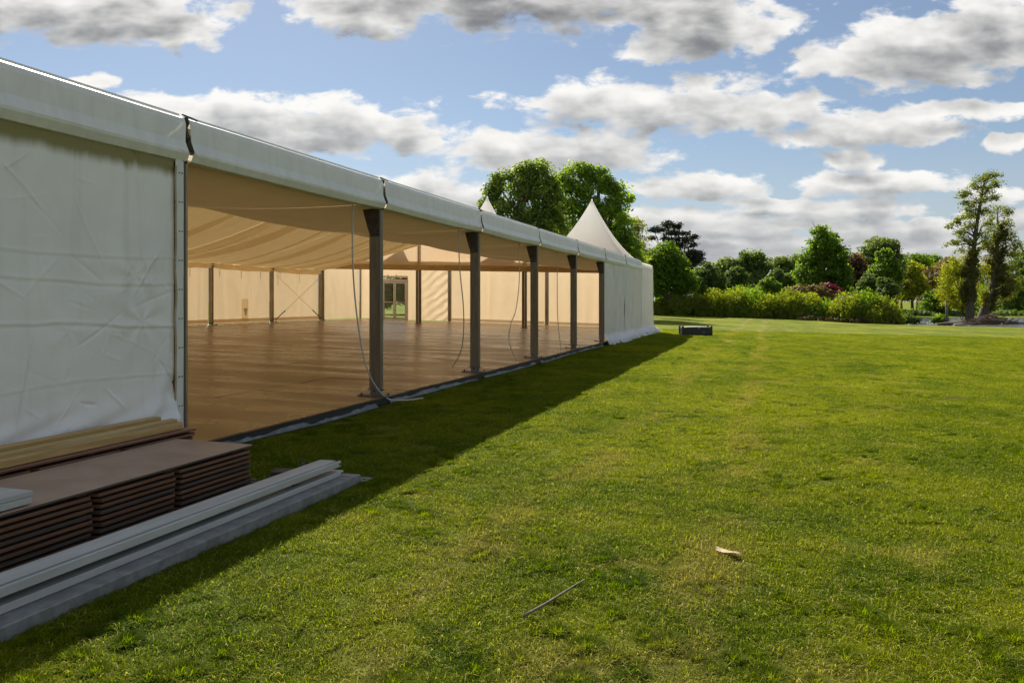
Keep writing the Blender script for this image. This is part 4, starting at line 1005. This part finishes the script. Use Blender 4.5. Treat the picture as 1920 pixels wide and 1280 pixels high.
# ------------------------------------------------------------------ litter on the lawn
def onground(px, zc, up=0.0):
    x, y = at(px, zc); return Vector((x, y, float(gh(x, y)) + up))
def gpt(px, py):                                 # where a bearing and a depression meet the sloping lawn
    zc = 10.0
    for _ in range(30):
        x, y = at(px, zc); zc = (EYE - float(-G * (x - XF))) * F_PX / (py - HY)
    return at(px, zc)
pa, pb = gpt(982, 1168), gpt(1098, 1105)
pts = []
for k in range(9):
    t = k / 8; x = pa[0] + (pb[0] - pa[0]) * t; y = pa[1] + (pb[1] - pa[1]) * t
    pts.append((x + .008 * math.sin(t * 5), y, float(gh(x, y)) + .050 + .035 * t))
tag(MB().tube(pts, [.009, .010, .0095, .009, .008, .008, .007, .006, .005], 7).solo('fallen_stick', M['straw'], pts[0], smooth=True), 'long thin grey stick lying on the sunny grass in the foreground', 'stick')
pa = gpt(1772, 751); pb = gpt(1818, 752)
pts = [(pa[0] + (pb[0] - pa[0]) * t, pa[1] + (pb[1] - pa[1]) * t, float(gh(pa[0], pa[1])) + .06 + .01 * math.sin(t * 4)) for t in np.linspace(0, 1, 6)]
tag(MB().tube(pts, [.011, .013, .012, .011, .010, .007], 6).solo('fallen_stick', M['paper'], pts[0]), 'short pale stick lying far off on the right of the lawn', 'stick')
lx, ly = gpt(1365, 1040); lz = float(gh(lx, ly)) + .055
P = []
for i in range(9):
    u = i / 8; row = []
    for j in range(7):
        v = j / 6 - .5; w_ = .045 * math.sin(math.pi * min(1, u * .92 + .06)) ** .7 + .006
        px_, py_ = (u - .5) * .20, v * 2.4 * w_
        row.append((lx + px_ * ct - py_ * st, ly - px_ * st * .6 + py_ * ct, lz - .02 + .012 * abs(v) + .010 * math.sin(u * 5 + v * 3) + .04 * max(0, .25 - u)))
    P.append(row)
tag(MB().grid(P).solo('dry_leaf', M['paper'], (lx, ly, lz)), 'curled pale dry leaf lying alone on the sunny grass', 'leaf')

# ------------------------------------------------------------------ trees and shrubs
def leaf_quads(C, Nrm, size, r, long=1.5):
    n = len(C)
    a_ = r.normal(size=(n, 3)); T1 = np.cross(Nrm, a_); T1 /= np.linalg.norm(T1, axis=1, keepdims=True) + 1e-9
    T2 = np.cross(Nrm, T1)
    s = (size * r.uniform(.6, 1.35, n))[:, None]
    V = np.stack([C - T1 * s * long * .5, C + T2 * s * .5, C + T1 * s * long * .5, C - T2 * s * .5], 1).reshape(-1, 3)
    return V, np.arange(n * 4).reshape(n, 4)
def foliage(lobes, nclump, per, leaf, clump, r, flat=.7, upright=0.0, shell=.5, long=1.5, skip=0.0):
    lobes = np.array(lobes); wgt = (lobes[:, 3] * lobes[:, 5]) ** .9; wgt = wgt / wgt.sum()
    pick = r.choice(len(lobes), nclump, p=wgt); L = lobes[pick]
    d = r.normal(size=(nclump, 3)); d /= np.linalg.norm(d, axis=1, keepdims=True)
    rad = shell + (1 - shell) * r.random(nclump) ** .6
    cc = L[:, :3] + d * rad[:, None] * L[:, 3:6]
    out_n = d
    ct_ = np.clip(r.normal(.5, .17, nclump), 0, 1)
    k = np.repeat(np.arange(nclump), per)
    csz = clump * r.uniform(.6, 1.4, nclump)
    g = r.normal(size=(len(k), 3)); g /= np.linalg.norm(g, axis=1, keepdims=True) + 1e-9
    g *= (r.random(len(k)) ** .45)[:, None]
    C = cc[k] + g * csz[k][:, None] * np.array([1, 1, flat])
    nrm = g * .7 + out_n[k] * .5 + np.array([0, 0, .5]) + r.normal(size=(len(k), 3)) * .6
    if upright: nrm[:, 2] *= (1 - upright)
    nrm /= np.linalg.norm(nrm, axis=1, keepdims=True) + 1e-9
    V, Fq = leaf_quads(C, nrm, leaf, r, long)
    tint = np.clip(ct_[k] + r.normal(0, .14, len(k)), 0, 1)
    return V, Fq, tint, cc
def limb(mb, a_, b_, ra, rb, r, seg=6, n=6, wob=.08):
    a_, b_ = Vector(a_), Vector(b_); L = (b_ - a_).length; pts = []
    for i in range(n + 1):
        t = i / n; p = a_.lerp(b_, t) + Vector((r.normal(), r.normal(), r.normal())) * L * wob * math.sin(math.pi * t) * .5
        p.z += L * .10 * math.sin(math.pi * t); pts.append(p)
    mb.tube(pts, [ra + (rb - ra) * (i / n) ** .8 for i in range(n + 1)], seg, caps=False)
TREE_MATS = {
    'oak': leaf_mat('leaf_oak', [(0.080, 0.137, 0.031), (0.168, 0.271, 0.048), (0.341, 0.458, 0.072)]),
    'chestnut': leaf_mat('leaf_chestnut', [(0.072, 0.120, 0.031), (0.143, 0.222, 0.053), (0.400, 0.439, 0.120)]),
    'bright': leaf_mat('leaf_bright', [(0.075, 0.143, 0.013), (0.125, 0.217, 0.020), (0.201, 0.284, 0.033)], .62),
    'lime': leaf_mat('leaf_lime', [(0.077, 0.141, 0.017), (0.141, 0.239, 0.026), (0.239, 0.326, 0.043)], .62),
    'cedar': leaf_mat('leaf_cedar', [(0.015, 0.022, 0.013), (0.033, 0.042, 0.024), (0.068, 0.078, 0.039)], .12),
    'far': leaf_mat('leaf_far', [(0.074, 0.118, 0.039), (0.135, 0.198, 0.055), (0.211, 0.272, 0.074)], .52),
    'dark': leaf_mat('leaf_dark', [(0.043, 0.083, 0.022), (0.088, 0.149, 0.033), (0.165, 0.235, 0.055)], .52),
    'yellow': leaf_mat('leaf_yellow', [(0.154, 0.190, 0.015), (0.254, 0.290, 0.021), (0.362, 0.362, 0.036)], .62),
    'willow': leaf_mat('leaf_willow', [(0.145, 0.167, 0.065), (0.217, 0.232, 0.102), (0.290, 0.290, 0.145)], .58),
    'reed': leaf_mat('leaf_reed', [(0.099, 0.139, 0.015), (0.183, 0.227, 0.022), (0.276, 0.304, 0.039)], .62),
    'copper': leaf_mat('leaf_copper', [(0.067, 0.038, 0.027), (0.123, 0.072, 0.042), (0.190, 0.114, 0.057)], .52),
    'pink': leaf_mat('petal_pink', [(.12, .012, .03), (.24, .025, .06), (.36, .05, .10)], .3),
    'brown': leaf_mat('leaf_brown', [(0.114, 0.085, 0.038), (0.190, 0.142, 0.057), (0.247, 0.190, 0.076)], .4),
    'cyp': leaf_mat('leaf_cypress', [(0.085, 0.118, 0.023), (0.162, 0.199, 0.034), (0.247, 0.266, 0.057)], .58),
    'bracken': leaf_mat('leaf_bracken', [(.035, .022, .012), (.065, .042, .02), (.10, .07, .035)], .2),
    'ivy': leaf_mat('leaf_ivy', [(0.074, 0.079, 0.025), (0.135, 0.143, 0.035), (0.211, 0.211, 0.049)], .52),
}
def px_lobes(lobes, zc, depth=.9, r=None):
    out = []
    for q in lobes:
        px, py, rx, ry = q[:4]; dz = q[4] if len(q) > 4 else (r.normal(0, .35) * rx * zc / F_PX if r is not None else 0)
        z_ = zc + dz; x, y = at(px, z_); s = z_ / F_PX
        out.append((x, y, zat(py, z_), rx * s, rx * s * depth, ry * s))
    return out
def tree(name, label, kind, px, zc, lobes, nclump, per, leaf=.24, clump=.8, trunk=.35, bark='bark', flat=.7, shell=.45, upright=0.0, limbs=14, cat='tree', group=None, long=1.5, seed=0, depth=.9, base_dz=0.0):
    r = np.random.default_rng(seed + int(px) * 3 + int(zc))
    x, y = at(px, zc); z0 = float(gh(x, y)) + base_dz
    t = thing(name, (x, y, z0), label, cat, group)
    L = px_lobes(lobes, zc, depth, r)
    V, Fq, tint, cc = foliage(L, nclump, per, leaf, clump, r, flat, upright, shell, long)
    keep = V.reshape(-1, 4, 3)[:, :, 2].min(1) > z0 - .1
    Vk = V.reshape(-1, 4, 3)[keep].reshape(-1, 3)
    obj_np('crown', Vk, np.arange(len(Vk)).reshape(-1, 4), TREE_MATS[kind], t, tint=tint[keep])
    if trunk > 0:
        top = max(q[2] + q[5] * .3 for q in L); mean = np.average([[q[0], q[1]] for q in L], axis=0)
        mb = MB(); pts = []
        for i in range(8):
            u = i / 7; pts.append(Vector((x + (mean[0] - x) * u + r.normal() * .08 * u, y + (mean[1] - y) * u, z0 - .2 + (top - z0) * u)))
        mb.tube(pts, [trunk * (1.5 if i == 0 else 1) * (1 - i / 7 * .85) for i in range(8)], 9, caps=False)
        tr = mb.build('trunk', M[bark], t, smooth=True)
        if limbs:
            lb = MB(); sel_ = r.choice(len(cc), min(limbs, len(cc)), replace=False)
            for c in sel_:
                f = r.uniform(.25, .75); k_ = min(6, int(f * 7)); p0 = pts[k_]
                if cc[c][2] < p0.z - .5: p0 = pts[2]
                limb(lb, p0, cc[c], trunk * (.55 - .35 * f), .03, r)
            lb.build('limbs', M[bark], t, smooth=True)
    return t
def shrub(name, label, kind, px, zc, lobes, nclump, per, leaf=.2, clump=.45, group=None, seed=0, upright=.0, cat='shrub', stems=0, long=2.0, flat=1.0):
    t = tree(name, label, kind, px, zc, lobes, nclump, per, leaf, clump, 0, flat=flat, shell=.55, upright=upright, cat=cat, group=group, long=long, seed=seed)
    if stems:
        r = np.random.default_rng(seed + 99); L = px_lobes(lobes, zc); mb = MB()
        for k in range(stems):
            q = L[r.integers(len(L))]; ax, ay = q[0] + r.normal(0, .4) * q[3], q[1] + r.normal(0, .4) * q[4]
            b_ = (ax, ay, float(gh(ax, ay)) - .05); e = (ax + r.normal(0, .3), ay + r.normal(0, .3), q[2] + q[5] * r.uniform(.7, 1.15))
            mb.tube([b_, ((b_[0] + e[0]) / 2, (b_[1] + e[1]) / 2, (b_[2] + e[2]) / 2), e], [.03, .02, .008], 4, caps=False)
        mb.build('stems', M['bark_pale'], t)
    return t

# two tall trees behind the marquee
tree('chestnut_tree', 'tall dark chestnut tree behind the marquee roof, left of two', 'chestnut', 968, 74,
     [(985, 322, 26, 22), (1010, 315, 22, 16), (955, 345, 28, 26), (925, 365, 16, 24), (930, 338, 12, 10), (1015, 348, 24, 28), (985, 360, 24, 22), (915, 395, 14, 16), (945, 392, 26, 24), (985, 405, 30, 24), (1020, 400, 26, 28), (965, 440, 45, 30), (1005, 445, 40, 30), (905, 384, 8, 8), (1035, 345, 16, 20), (1040, 385, 20, 28), (1040, 430, 24, 30)],
     470, 62, .17, .72, .45, limbs=40, group='tall trees behind the marquee', shell=.35)
tree('oak_tree', 'tall broad oak tree behind the pagoda peak, right of two', 'oak', 1105, 78,
     [(1090, 318, 28, 14), (1060, 340, 22, 22), (1118, 330, 26, 20), (1140, 350, 24, 20), (1162, 362, 20, 13), (1180, 368, 10, 12), (1090, 352, 30, 20), (1060, 385, 26, 24), (1110, 390, 34, 22), (1145, 392, 30, 20), (1170, 410, 18, 18), (1060, 425, 32, 26), (1110, 430, 40, 26), (1155, 440, 30, 24), (1180, 460, 22, 24), (1140, 475, 44, 30), (1190, 490, 16, 24)],
     600, 62, .17, .70, .55, limbs=48, group='tall trees behind the marquee', shell=.35)
tree('birch_tree', 'pale wispy young tree beside the oak, thin drooping twigs', 'willow', 1196, 86, [(1192, 425, 14, 28), (1203, 440, 12, 30), (1188, 465, 16, 30), (1205, 475, 12, 24)], 120, 14, .13, .7, .10, 'bark_pale', shell=.2, limbs=30, long=2.4)
tree('cedar_tree', 'dark flat-tiered cedar tree rising behind the bright green trees', 'cedar', 1266, 118,
     [(1250, 419, 13, 5), (1268, 424, 12, 5), (1226, 431, 16, 4), (1240, 428, 14, 5), (1262, 436, 18, 6), (1282, 436, 12, 4), (1284, 449, 18, 6), (1302, 444, 8, 3), (1250, 448, 18, 5), (1222, 446, 10, 4), (1270, 462, 24, 7), (1296, 460, 14, 5), (1300, 474, 18, 7), (1272, 478, 28, 8), (1308, 486, 14, 6), (1288, 492, 26, 8), (1250, 466, 16, 6), (1318, 493, 9, 3), (1280, 505, 28, 8), (1312, 478, 8, 4)],
     420, 44, .17, .62, .45, flat=.5, shell=.0, limbs=44)
tree('field_maple', 'bright green rounded tree just right of the marquee end', 'bright', 1250, 96,
     [(1248, 478, 24, 24), (1232, 500, 26, 34), (1268, 505, 26, 30), (1250, 525, 44, 32), (1285, 525, 22, 26), (1222, 530, 22, 30)], 420, 40, .22, .7, .3)
tree('field_maple', 'low yellow-green tree between oak and bright green tree', 'lime', 1206, 98, [(1203, 490, 18, 30), (1210, 515, 22, 35), (1195, 540, 20, 30)], 160, 40, .22, .6, .2)
tree('holly_tree', 'dark round tree right of the bright green tree', 'dark', 1325, 104, [(1325, 512, 24, 20), (1340, 530, 22, 20), (1312, 530, 20, 24), (1330, 548, 34, 16)], 300, 40, .22, .6, .2)
tree('round_tree', 'dark clipped round tree in the middle of the shrubbery', 'dark', 1380, 108, [(1382, 522, 20, 20), (1375, 540, 20, 16)], 170, 40, .22, .5, .2)
tree('park_tree', 'grey-green tree with domed crown behind the clipped round tree', 'far', 1412, 135, [(1408, 478, 20, 9), (1420, 492, 24, 16), (1400, 500, 26, 18), (1425, 515, 28, 24), (1385, 503, 16, 18), (1360, 500, 18, 14), (1355, 515, 20, 20), (1412, 530, 40, 18)], 440, 40, .28, .9, .35)
tree('park_tree', 'distant grey-green tree on the skyline left of the conical lime', 'far', 1464, 170, [(1465, 490, 16, 9), (1455, 505, 22, 16), (1480, 505, 20, 16), (1495, 485, 10, 8), (1470, 525, 30, 18)], 300, 40, .32, 1.0, .35)
tree('yew_tree', 'dark blue-green yew in the hollow left of the conical lime', 'dark', 1468, 122, [(1455, 522, 16, 16), (1478, 530, 16, 18), (1450, 540, 24, 14)], 200, 40, .24, .6, .2)
tree('hazel_shrub', 'small fresh green bush standing above the hedge', 'bright', 1442, 100, [(1440, 532, 14, 12), (1450, 540, 14, 12), (1430, 545, 14, 10)], 110, 36, .2, .45, .1, cat='shrub')
tree('lime_tree', 'large conical lime tree in the middle of the park', 'lime', 1545, 112,
     [(1538, 438, 16, 12), (1555, 445, 16, 12), (1545, 460, 28, 16), (1530, 480, 28, 18), (1562, 478, 28, 20), (1545, 505, 42, 24), (1515, 520, 22, 26), (1575, 515, 20, 28), (1545, 540, 50, 20), (1510, 500, 14, 16)], 640, 44, .24, .75, .4, limbs=22)
tree('copper_beech', 'purple-brown copper beech peeping out behind the conical lime', 'copper', 1598, 135, [(1600, 492, 18, 16), (1605, 515, 22, 22), (1592, 530, 20, 16)], 220, 40, .26, .8, .3)
tree('horse_chestnut', 'big dome-crowned tree right of the conical lime', 'far', 1650, 140, [(1650, 462, 28, 15), (1670, 475, 18, 20), (1630, 480, 22, 22), (1655, 495, 30, 26), (1680, 500, 16, 22), (1625, 510, 20, 26), (1650, 530, 40, 24)], 480, 42, .28, .9, .4)
tree('sycamore', 'mid green tree in front of the big dome-crowned tree', 'lime', 1662, 125, [(1658, 480, 14, 12), (1665, 497, 18, 16), (1652, 515, 22, 18), (1680, 515, 12, 14)], 200, 40, .25, .7, .25)
tree('holly_tree', 'dark rounded evergreen beneath the dome-crowned tree', 'dark', 1632, 118, [(1632, 530, 18, 18), (1650, 548, 20, 16), (1620, 548, 18, 16)], 200, 40, .22, .55, .2)
tree('young_oak', 'small round dark tree left of the yellow-green trees', 'dark', 1660, 112, [(1660, 532, 12, 14), (1668, 545, 14, 14), (1655, 555, 18, 14)], 120, 36, .22, .5, .15)
tree('swamp_cypress', 'yellow-green young tree on the lake bank, left of the pair', 'yellow', 1683, 150, [(1683, 510, 13, 14), (1680, 530, 18, 20), (1690, 545, 18, 16), (1672, 550, 14, 14)], 200, 36, .26, .8, .28, group='yellow-green trees on the far bank')
tree('swamp_cypress', 'yellow-green young tree on the lake bank, right of the pair', 'yellow', 1711, 146, [(1712, 505, 15, 16), (1708, 525, 22, 22), (1722, 542, 22, 18), (1698, 548, 18, 16)], 250, 36, .26, .8, .3, group='yellow-green trees on the far bank')
for k, (px, py, rx, ry, zc, kd, lab) in enumerate((
        (1720, 490, 22, 12, 220, 'bright', 'fresh green far tree on the skyline behind the yellow-green pair'),
        (1750, 492, 18, 12, 225, 'bright', 'fresh green far tree on the skyline left of the tall cypress'),
        (1755, 525, 26, 26, 200, 'brown', 'bare brownish tree behind the lake, left of the tall cypress'),
        (1778, 500, 16, 16, 205, 'brown', 'mauve leafless tree touching the tall cypress foliage'),
        (1690, 490, 18, 12, 230, 'far', 'small grey-green far tree beside the dome-crowned tree'),
        (1340, 512, 18, 14, 190, 'far', 'far tree filling the skyline behind the dark round tree'),
        (1905, 520, 26, 40, 160, 'dark', 'dark tree at the right edge of the picture behind the cypress'),
        (1930, 490, 24, 34, 165, 'dark', 'dark tall tree cut by the right edge of the picture'),
        (1830, 530, 40, 24, 190, 'far', 'grey-green far tree hidden low behind the cypress trunks'),
        (1880, 545, 40, 22, 175, 'bright', 'light green bush mass on the far bank at the right edge'),
        (1500, 520, 40, 14, 185, 'far', 'far tree closing the skyline behind the pink rhododendron'),
        (1590, 500, 30, 18, 200, 'far', 'far tree between the conical lime and the dome-crowned tree'))):
    tree('distant_tree', lab, kd, px, zc, [(px, py, rx, ry), (px - rx * .5, py + ry, rx * .8, ry), (px + rx * .5, py + ry * 1.1, rx * .8, ry), (px, py + ry * 1.9, rx, ry)], 260, 34, .0019 * zc, .006 * zc, .3, limbs=6, group='trees on the skyline', seed=k)
# hedge of tall leafy shrubs along the field edge
HS = [(1238, 572, 26, 20, 'reed'), (1268, 568, 26, 24, 'reed'), (1300, 566, 30, 26, 'reed'), (1340, 564, 28, 28, 'reed'), (1376, 562, 30, 30, 'reed'), (1412, 562, 28, 30, 'lime'), (1440, 570, 26, 24, 'reed'), (1478, 566, 28, 30, 'reed'), (1512, 570, 30, 28, 'reed'), (1545, 578, 24, 20, 'lime'), (1590, 572, 30, 30, 'reed'), (1622, 570, 32, 34, 'lime'), (1655, 578, 28, 26, 'reed'), (1255, 556, 18, 14, 'lime'), (1390, 548, 18, 12, 'bright')]
HP = ['leafy yellow-green shrub nearest the marquee end', 'leafy yellow-green shrub below the bright green tree', 'leafy shrub below and right of the bright green tree', 'tall yellow-green shrub below the dark round tree', 'tall yellow-green shrub below the clipped round tree', 'mid green shrub below the domed grey-green tree', 'low yellow-green shrub below the small fresh green bush', 'broad yellow-green shrub left of the conical lime', 'broad yellow-green shrub below the conical lime', 'low green shrub under the pink rhododendron', 'rounded shrub left of the last shrub pair', 'big round shrub near the lake end of the hedge', 'last yellow-green shrub of the hedge beside the lake', 'taller green shrub rising behind the hedge near the marquee', 'fresh green shoots rising behind the middle of the hedge']
for k, (px, py, rx, ry, kd) in enumerate(HS):
    u = (px - 1225) / 455; zc = 97 - 12 * u + (3 if k > 12 else 0)
    shrub('hedge_shrub', HP[k], kd, px, zc, [(px, py + 9, rx, ry * .9), (px - rx * .5, py + ry * .75, rx * .8, ry * .75), (px + rx * .5, py + ry * .75, rx * .8, ry * .75)], 230, 46, .105, .55, 'shrubs of the hedge along the field', seed=k, upright=.75, stems=26, long=3.0, flat=1.5)
shrub('rhododendron', 'pink flowering rhododendron behind the hedge', 'pink', 1558, 102, [(1555, 540, 12, 6), (1566, 548, 12, 9), (1548, 545, 8, 7)], 80, 40, .18, .4)
shrub('rhododendron', 'brownish budding rhododendron left of the pink one', 'brown', 1520, 101, [(1530, 545, 20, 10), (1500, 548, 22, 10), (1545, 560, 24, 14)], 150, 40, .18, .45)
shrub('willow_shrub', 'round grey-green willow bush on the far lake bank', 'lime', 1752, 140, [(1750, 565, 22, 20), (1762, 572, 18, 16), (1738, 575, 14, 12)], 190, 36, .22, .6, upright=.4)
shrub('waterside_or_shade_shrub', 'low dark bush at the lake edge beyond the hedge end', 'dark', 1698, 92, [(1698, 596, 13, 7), (1714, 600, 10, 5)], 70, 36, .13, .35, upright=.4)
shrub('waterside_or_shade_shrub', 'low green tussock at the water left of the root heap', 'lime', 1765, 96, [(1766, 597, 10, 6), (1752, 600, 7, 4)], 50, 36, .12, .3, upright=.5)
shrub('bank_bracken', 'strip of brown dead bracken along the foot of the hedge end', 'bracken', 1640, 84.5, [(1660, 604, 22, 2.5), (1610, 601, 24, 2.5), (1560, 599, 24, 2), (1520, 596, 24, 2)], 120, 22, .08, .16, upright=.6)
for k, (px, py, rx, lab) in enumerate(((1688, 587, 14, 'low dark bush added as shade on the far bank under the yellow-green pair'), (1722, 587, 18, 'low dark bush added as shade on the far bank right of the yellow-green pair'), (1800, 588, 26, 'dark low growth added as shade on the far bank behind the island trees'), (1895, 588, 30, 'dark low growth added as shade on the far bank at the right edge'))):
    shrub('waterside_or_shade_shrub', lab, 'dark', px, 139, [(px, py, rx, 5), (px - rx * .6, py + 2, rx * .7, 4), (px + rx * .6, py + 2, rx * .7, 4)], 130, 34, .2, .45, seed=k, upright=.3)  # dark bushes added in place of the shade under the far-bank trees
shrub('laurel_hedge', 'dark leafy hedge seen through the glazed doors', 'dark', 745, 72, [(728, 548, 20, 24), (765, 545, 22, 26), (748, 535, 20, 20), (790, 550, 20, 22)], 260, 40, .16, .5)
# island with the old swamp cypress pair
def island():
    P = []
    for i in range(13):
        row = []
        for j in range(25):
            a_ = 2 * math.pi * j / 24; rr = i / 12
            x, y = at(1842, 103); R = 5.6 * (1 + .15 * math.sin(a_ * 3 + 1))
            xx, yy = x + math.cos(a_) * R * rr, y + math.sin(a_) * R * .6 * rr
            row.append((xx, yy, -.15 - 1.6 * rr ** 1.6 + .25 * (float(fbm(xx * .8, yy * .8, 4, 3)) - .5)))
        P.append(row)
    o = MB().grid(P).build('island_bank', M['soil'], smooth=True); o['kind'] = 'structure'
island()
def cypress(name, label, zc, trunkpts, rads, lobes, n, per, kind, ivy=None, seed=0, bark='bark', nbranch=26):
    r = np.random.default_rng(seed)
    pts = [Vector((*at(px, zc + dz), zat(py, zc + dz))) for px, py, dz in trunkpts]
    t = thing(name, pts[0], label, 'tree', 'old trees on the island')
    fine = []
    for i in range(len(pts) - 1):
        for k in range(4): fine.append(pts[i].lerp(pts[i + 1], k / 4))
    fine.append(pts[-1]); fr = np.interp(np.linspace(0, len(rads) - 1, len(fine)), range(len(rads)), rads)
    MB().tube(fine, list(map(float, fr)), 9, caps=False).build('trunk', M[bark], t, smooth=True)
    L = px_lobes(lobes, zc, .8, r)
    V, Fq, tint, cc = foliage(L, n, per, .115, .55, r, .55, 0, .0, 2.6)
    obj_np('crown', V, Fq, TREE_MATS[kind], t, tint=tint)
    mb = MB()
    for c in r.choice(len(cc), nbranch, replace=False):
        zt = cc[c][2] - r.uniform(.5, 2.0); p0 = min(fine, key=lambda p: abs(p.z - zt)); i0 = fine.index(p0)
        limb(mb, p0, cc[c], max(.03, float(fr[i0]) * .32), .015, r, 5, 5, .12)
    mb.build('limbs', M[bark], t, smooth=True)
    if ivy:
        V, Fq, tint, cc = foliage(px_lobes(ivy, zc, .9, r), 240, 40, .16, .5, r, 1.0, 0, .5)
        obj_np('ivy', V, Fq, TREE_MATS['ivy'], t, tint=tint)
cypress('swamp_cypress_old', 'tall slender swamp cypress on the island with airy top', 102, [(1818, 600, 0), (1820, 560, 0), (1824, 480, 0), (1833, 410, 0), (1843, 355, 0), (1850, 325, 0)], [.55, .40, .30, .21, .12, .03],
        [(1858, 328, 18, 8), (1840, 336, 16, 8), (1866, 345, 14, 10), (1830, 350, 18, 10), (1852, 355, 18, 12), (1812, 362, 14, 8), (1800, 368, 9, 6), (1840, 374, 20, 10), (1866, 370, 12, 8), (1822, 384, 14, 9), (1808, 380, 10, 6), (1806, 408, 14, 8), (1792, 416, 13, 8), (1815, 424, 16, 10), (1800, 436, 14, 8), (1788, 454, 14, 6), (1812, 450, 18, 10), (1800, 470, 16, 8), (1775, 458, 7, 4), (1830, 468, 12, 14), (1845, 395, 18, 12), (1825, 405, 16, 12), (1855, 418, 16, 12), (1842, 440, 16, 12), (1780, 425, 8, 5), (1850, 455, 14, 10), (1815, 395, 12, 8)],
        900, 9, 'cyp', [(1818, 520, 13, 28), (1815, 550, 13, 20), (1822, 490, 9, 22)], 5, nbranch=90)
cypress('leaning_cypress', 'thick leaning ivy-clad tree on the island, right of the slender cypress', 104, [(1840, 602, 0), (1850, 570, 0), (1862, 530, 0), (1868, 480, 0), (1872, 430, 0), (1870, 400, 0)], [.70, .48, .38, .28, .16, .05],
        [(1872, 388, 14, 8), (1888, 398, 12, 10), (1860, 405, 12, 8), (1885, 420, 16, 12), (1858, 430, 12, 10), (1895, 440, 14, 10), (1906, 458, 12, 12), (1875, 445, 18, 14), (1898, 475, 14, 16), (1850, 462, 12, 14), (1890, 505, 18, 22), (1905, 535, 14, 22), (1880, 555, 24, 16)],
        640, 9, 'cyp', [(1852, 560, 11, 26), (1866, 505, 17, 28), (1872, 462, 14, 28), (1882, 535, 19, 22), (1862, 485, 16, 18), (1880, 430, 9, 16)], 8, nbranch=90)
tree('golden_alder', 'bright yellow-green bushy tree around the foot of the slender cypress', 'yellow', 1806, 103.5, [(1790, 496, 20, 18), (1802, 512, 24, 20), (1775, 522, 18, 20), (1792, 540, 28, 20), (1768, 548, 16, 16), (1812, 488, 14, 16), (1812, 552, 18, 16), (1838, 515, 14, 30), (1780, 565, 20, 14), (1800, 572, 20, 12), (1845, 555, 14, 20)], 460, 26, .12, .6, .08, shell=.15, limbs=30)
# the heap of roots and driftwood at the island foot: each big branch is lost in one tangle
r_ = np.random.default_rng(41); mb = MB()
for k in range(330):
    px = r_.normal(1846, 32); zc = 97 + r_.normal(0, 1.6); x, y = at(px, zc); h = max(.05, 1.15 * math.exp(-((px - 1855) / 30) ** 2))
    z = -1.0 + r_.uniform(0, h); th = r_.normal(0, .5); L = r_.uniform(.5, 2.2); dz = r_.normal(0, .25) - .12 * np.sign(px - 1850)
    d = Vector((math.cos(TH + th) * np.sign(r_.normal()), math.sin(TH + th) * .5, dz)) * L * .5; c = Vector((x, y, z)); ra = r_.uniform(.02, .07)
    mb.tube([c - d, c + Vector((0, 0, r_.uniform(-.1, .2))), c + d], [ra, ra * .9, ra * .3], 5)
tag(mb.solo('root_heap', M['dead'], (*at(1848, 97), -1.0)), 'brown tangled heap of roots and driftwood below the island trees', 'root heap', kind='stuff')
mb = MB(); mb.tube([(*at(px, 92), -1.0 + z) for px, z in ((1757, .10), (1775, .22), (1795, .20), (1806, .12))], [.16, .2, .2, .17], 8)
tag(mb.solo('fallen_log', M['dead'], (*at(1780, 92), -1.0), smooth=True), 'dark fallen log lying in the shallows before the island', 'log')
mb = MB(); mb.tube([(*at(px, 91), -1.0 + z) for px, z in ((1789, .12), (1800, .16), (1806, .14))], [.12, .14, .13], 8)
tag(mb.solo('fallen_log', M['deadb'], (*at(1798, 91), -1.0), smooth=True), 'bleached pale log end lying at the lake edge', 'log')
mb = MB(); mb.tube([(*at(1774, 95), -1.0), (*at(1775, 95), .6), (*at(1774, 95), 1.9)], [.16, .14, .10], 7)
tag(mb.solo('dead_stump', M['bark_pale'], (*at(1774, 95), -1.0), smooth=True), 'upright bare dead stump at the left of the island', 'stump')
x, y = at(1533, 112)
tag(MB().tube([(x, y, zat(440, 112)), (x - .25, y, zat(428, 112)), (x - .75, y, zat(414, 112))], [.05, .045, .02], 5).solo('dead_twig', M['bark'], (x, y, zat(440, 112))), 'bare dead leader sticking out of the top of the conical lime', 'branch')
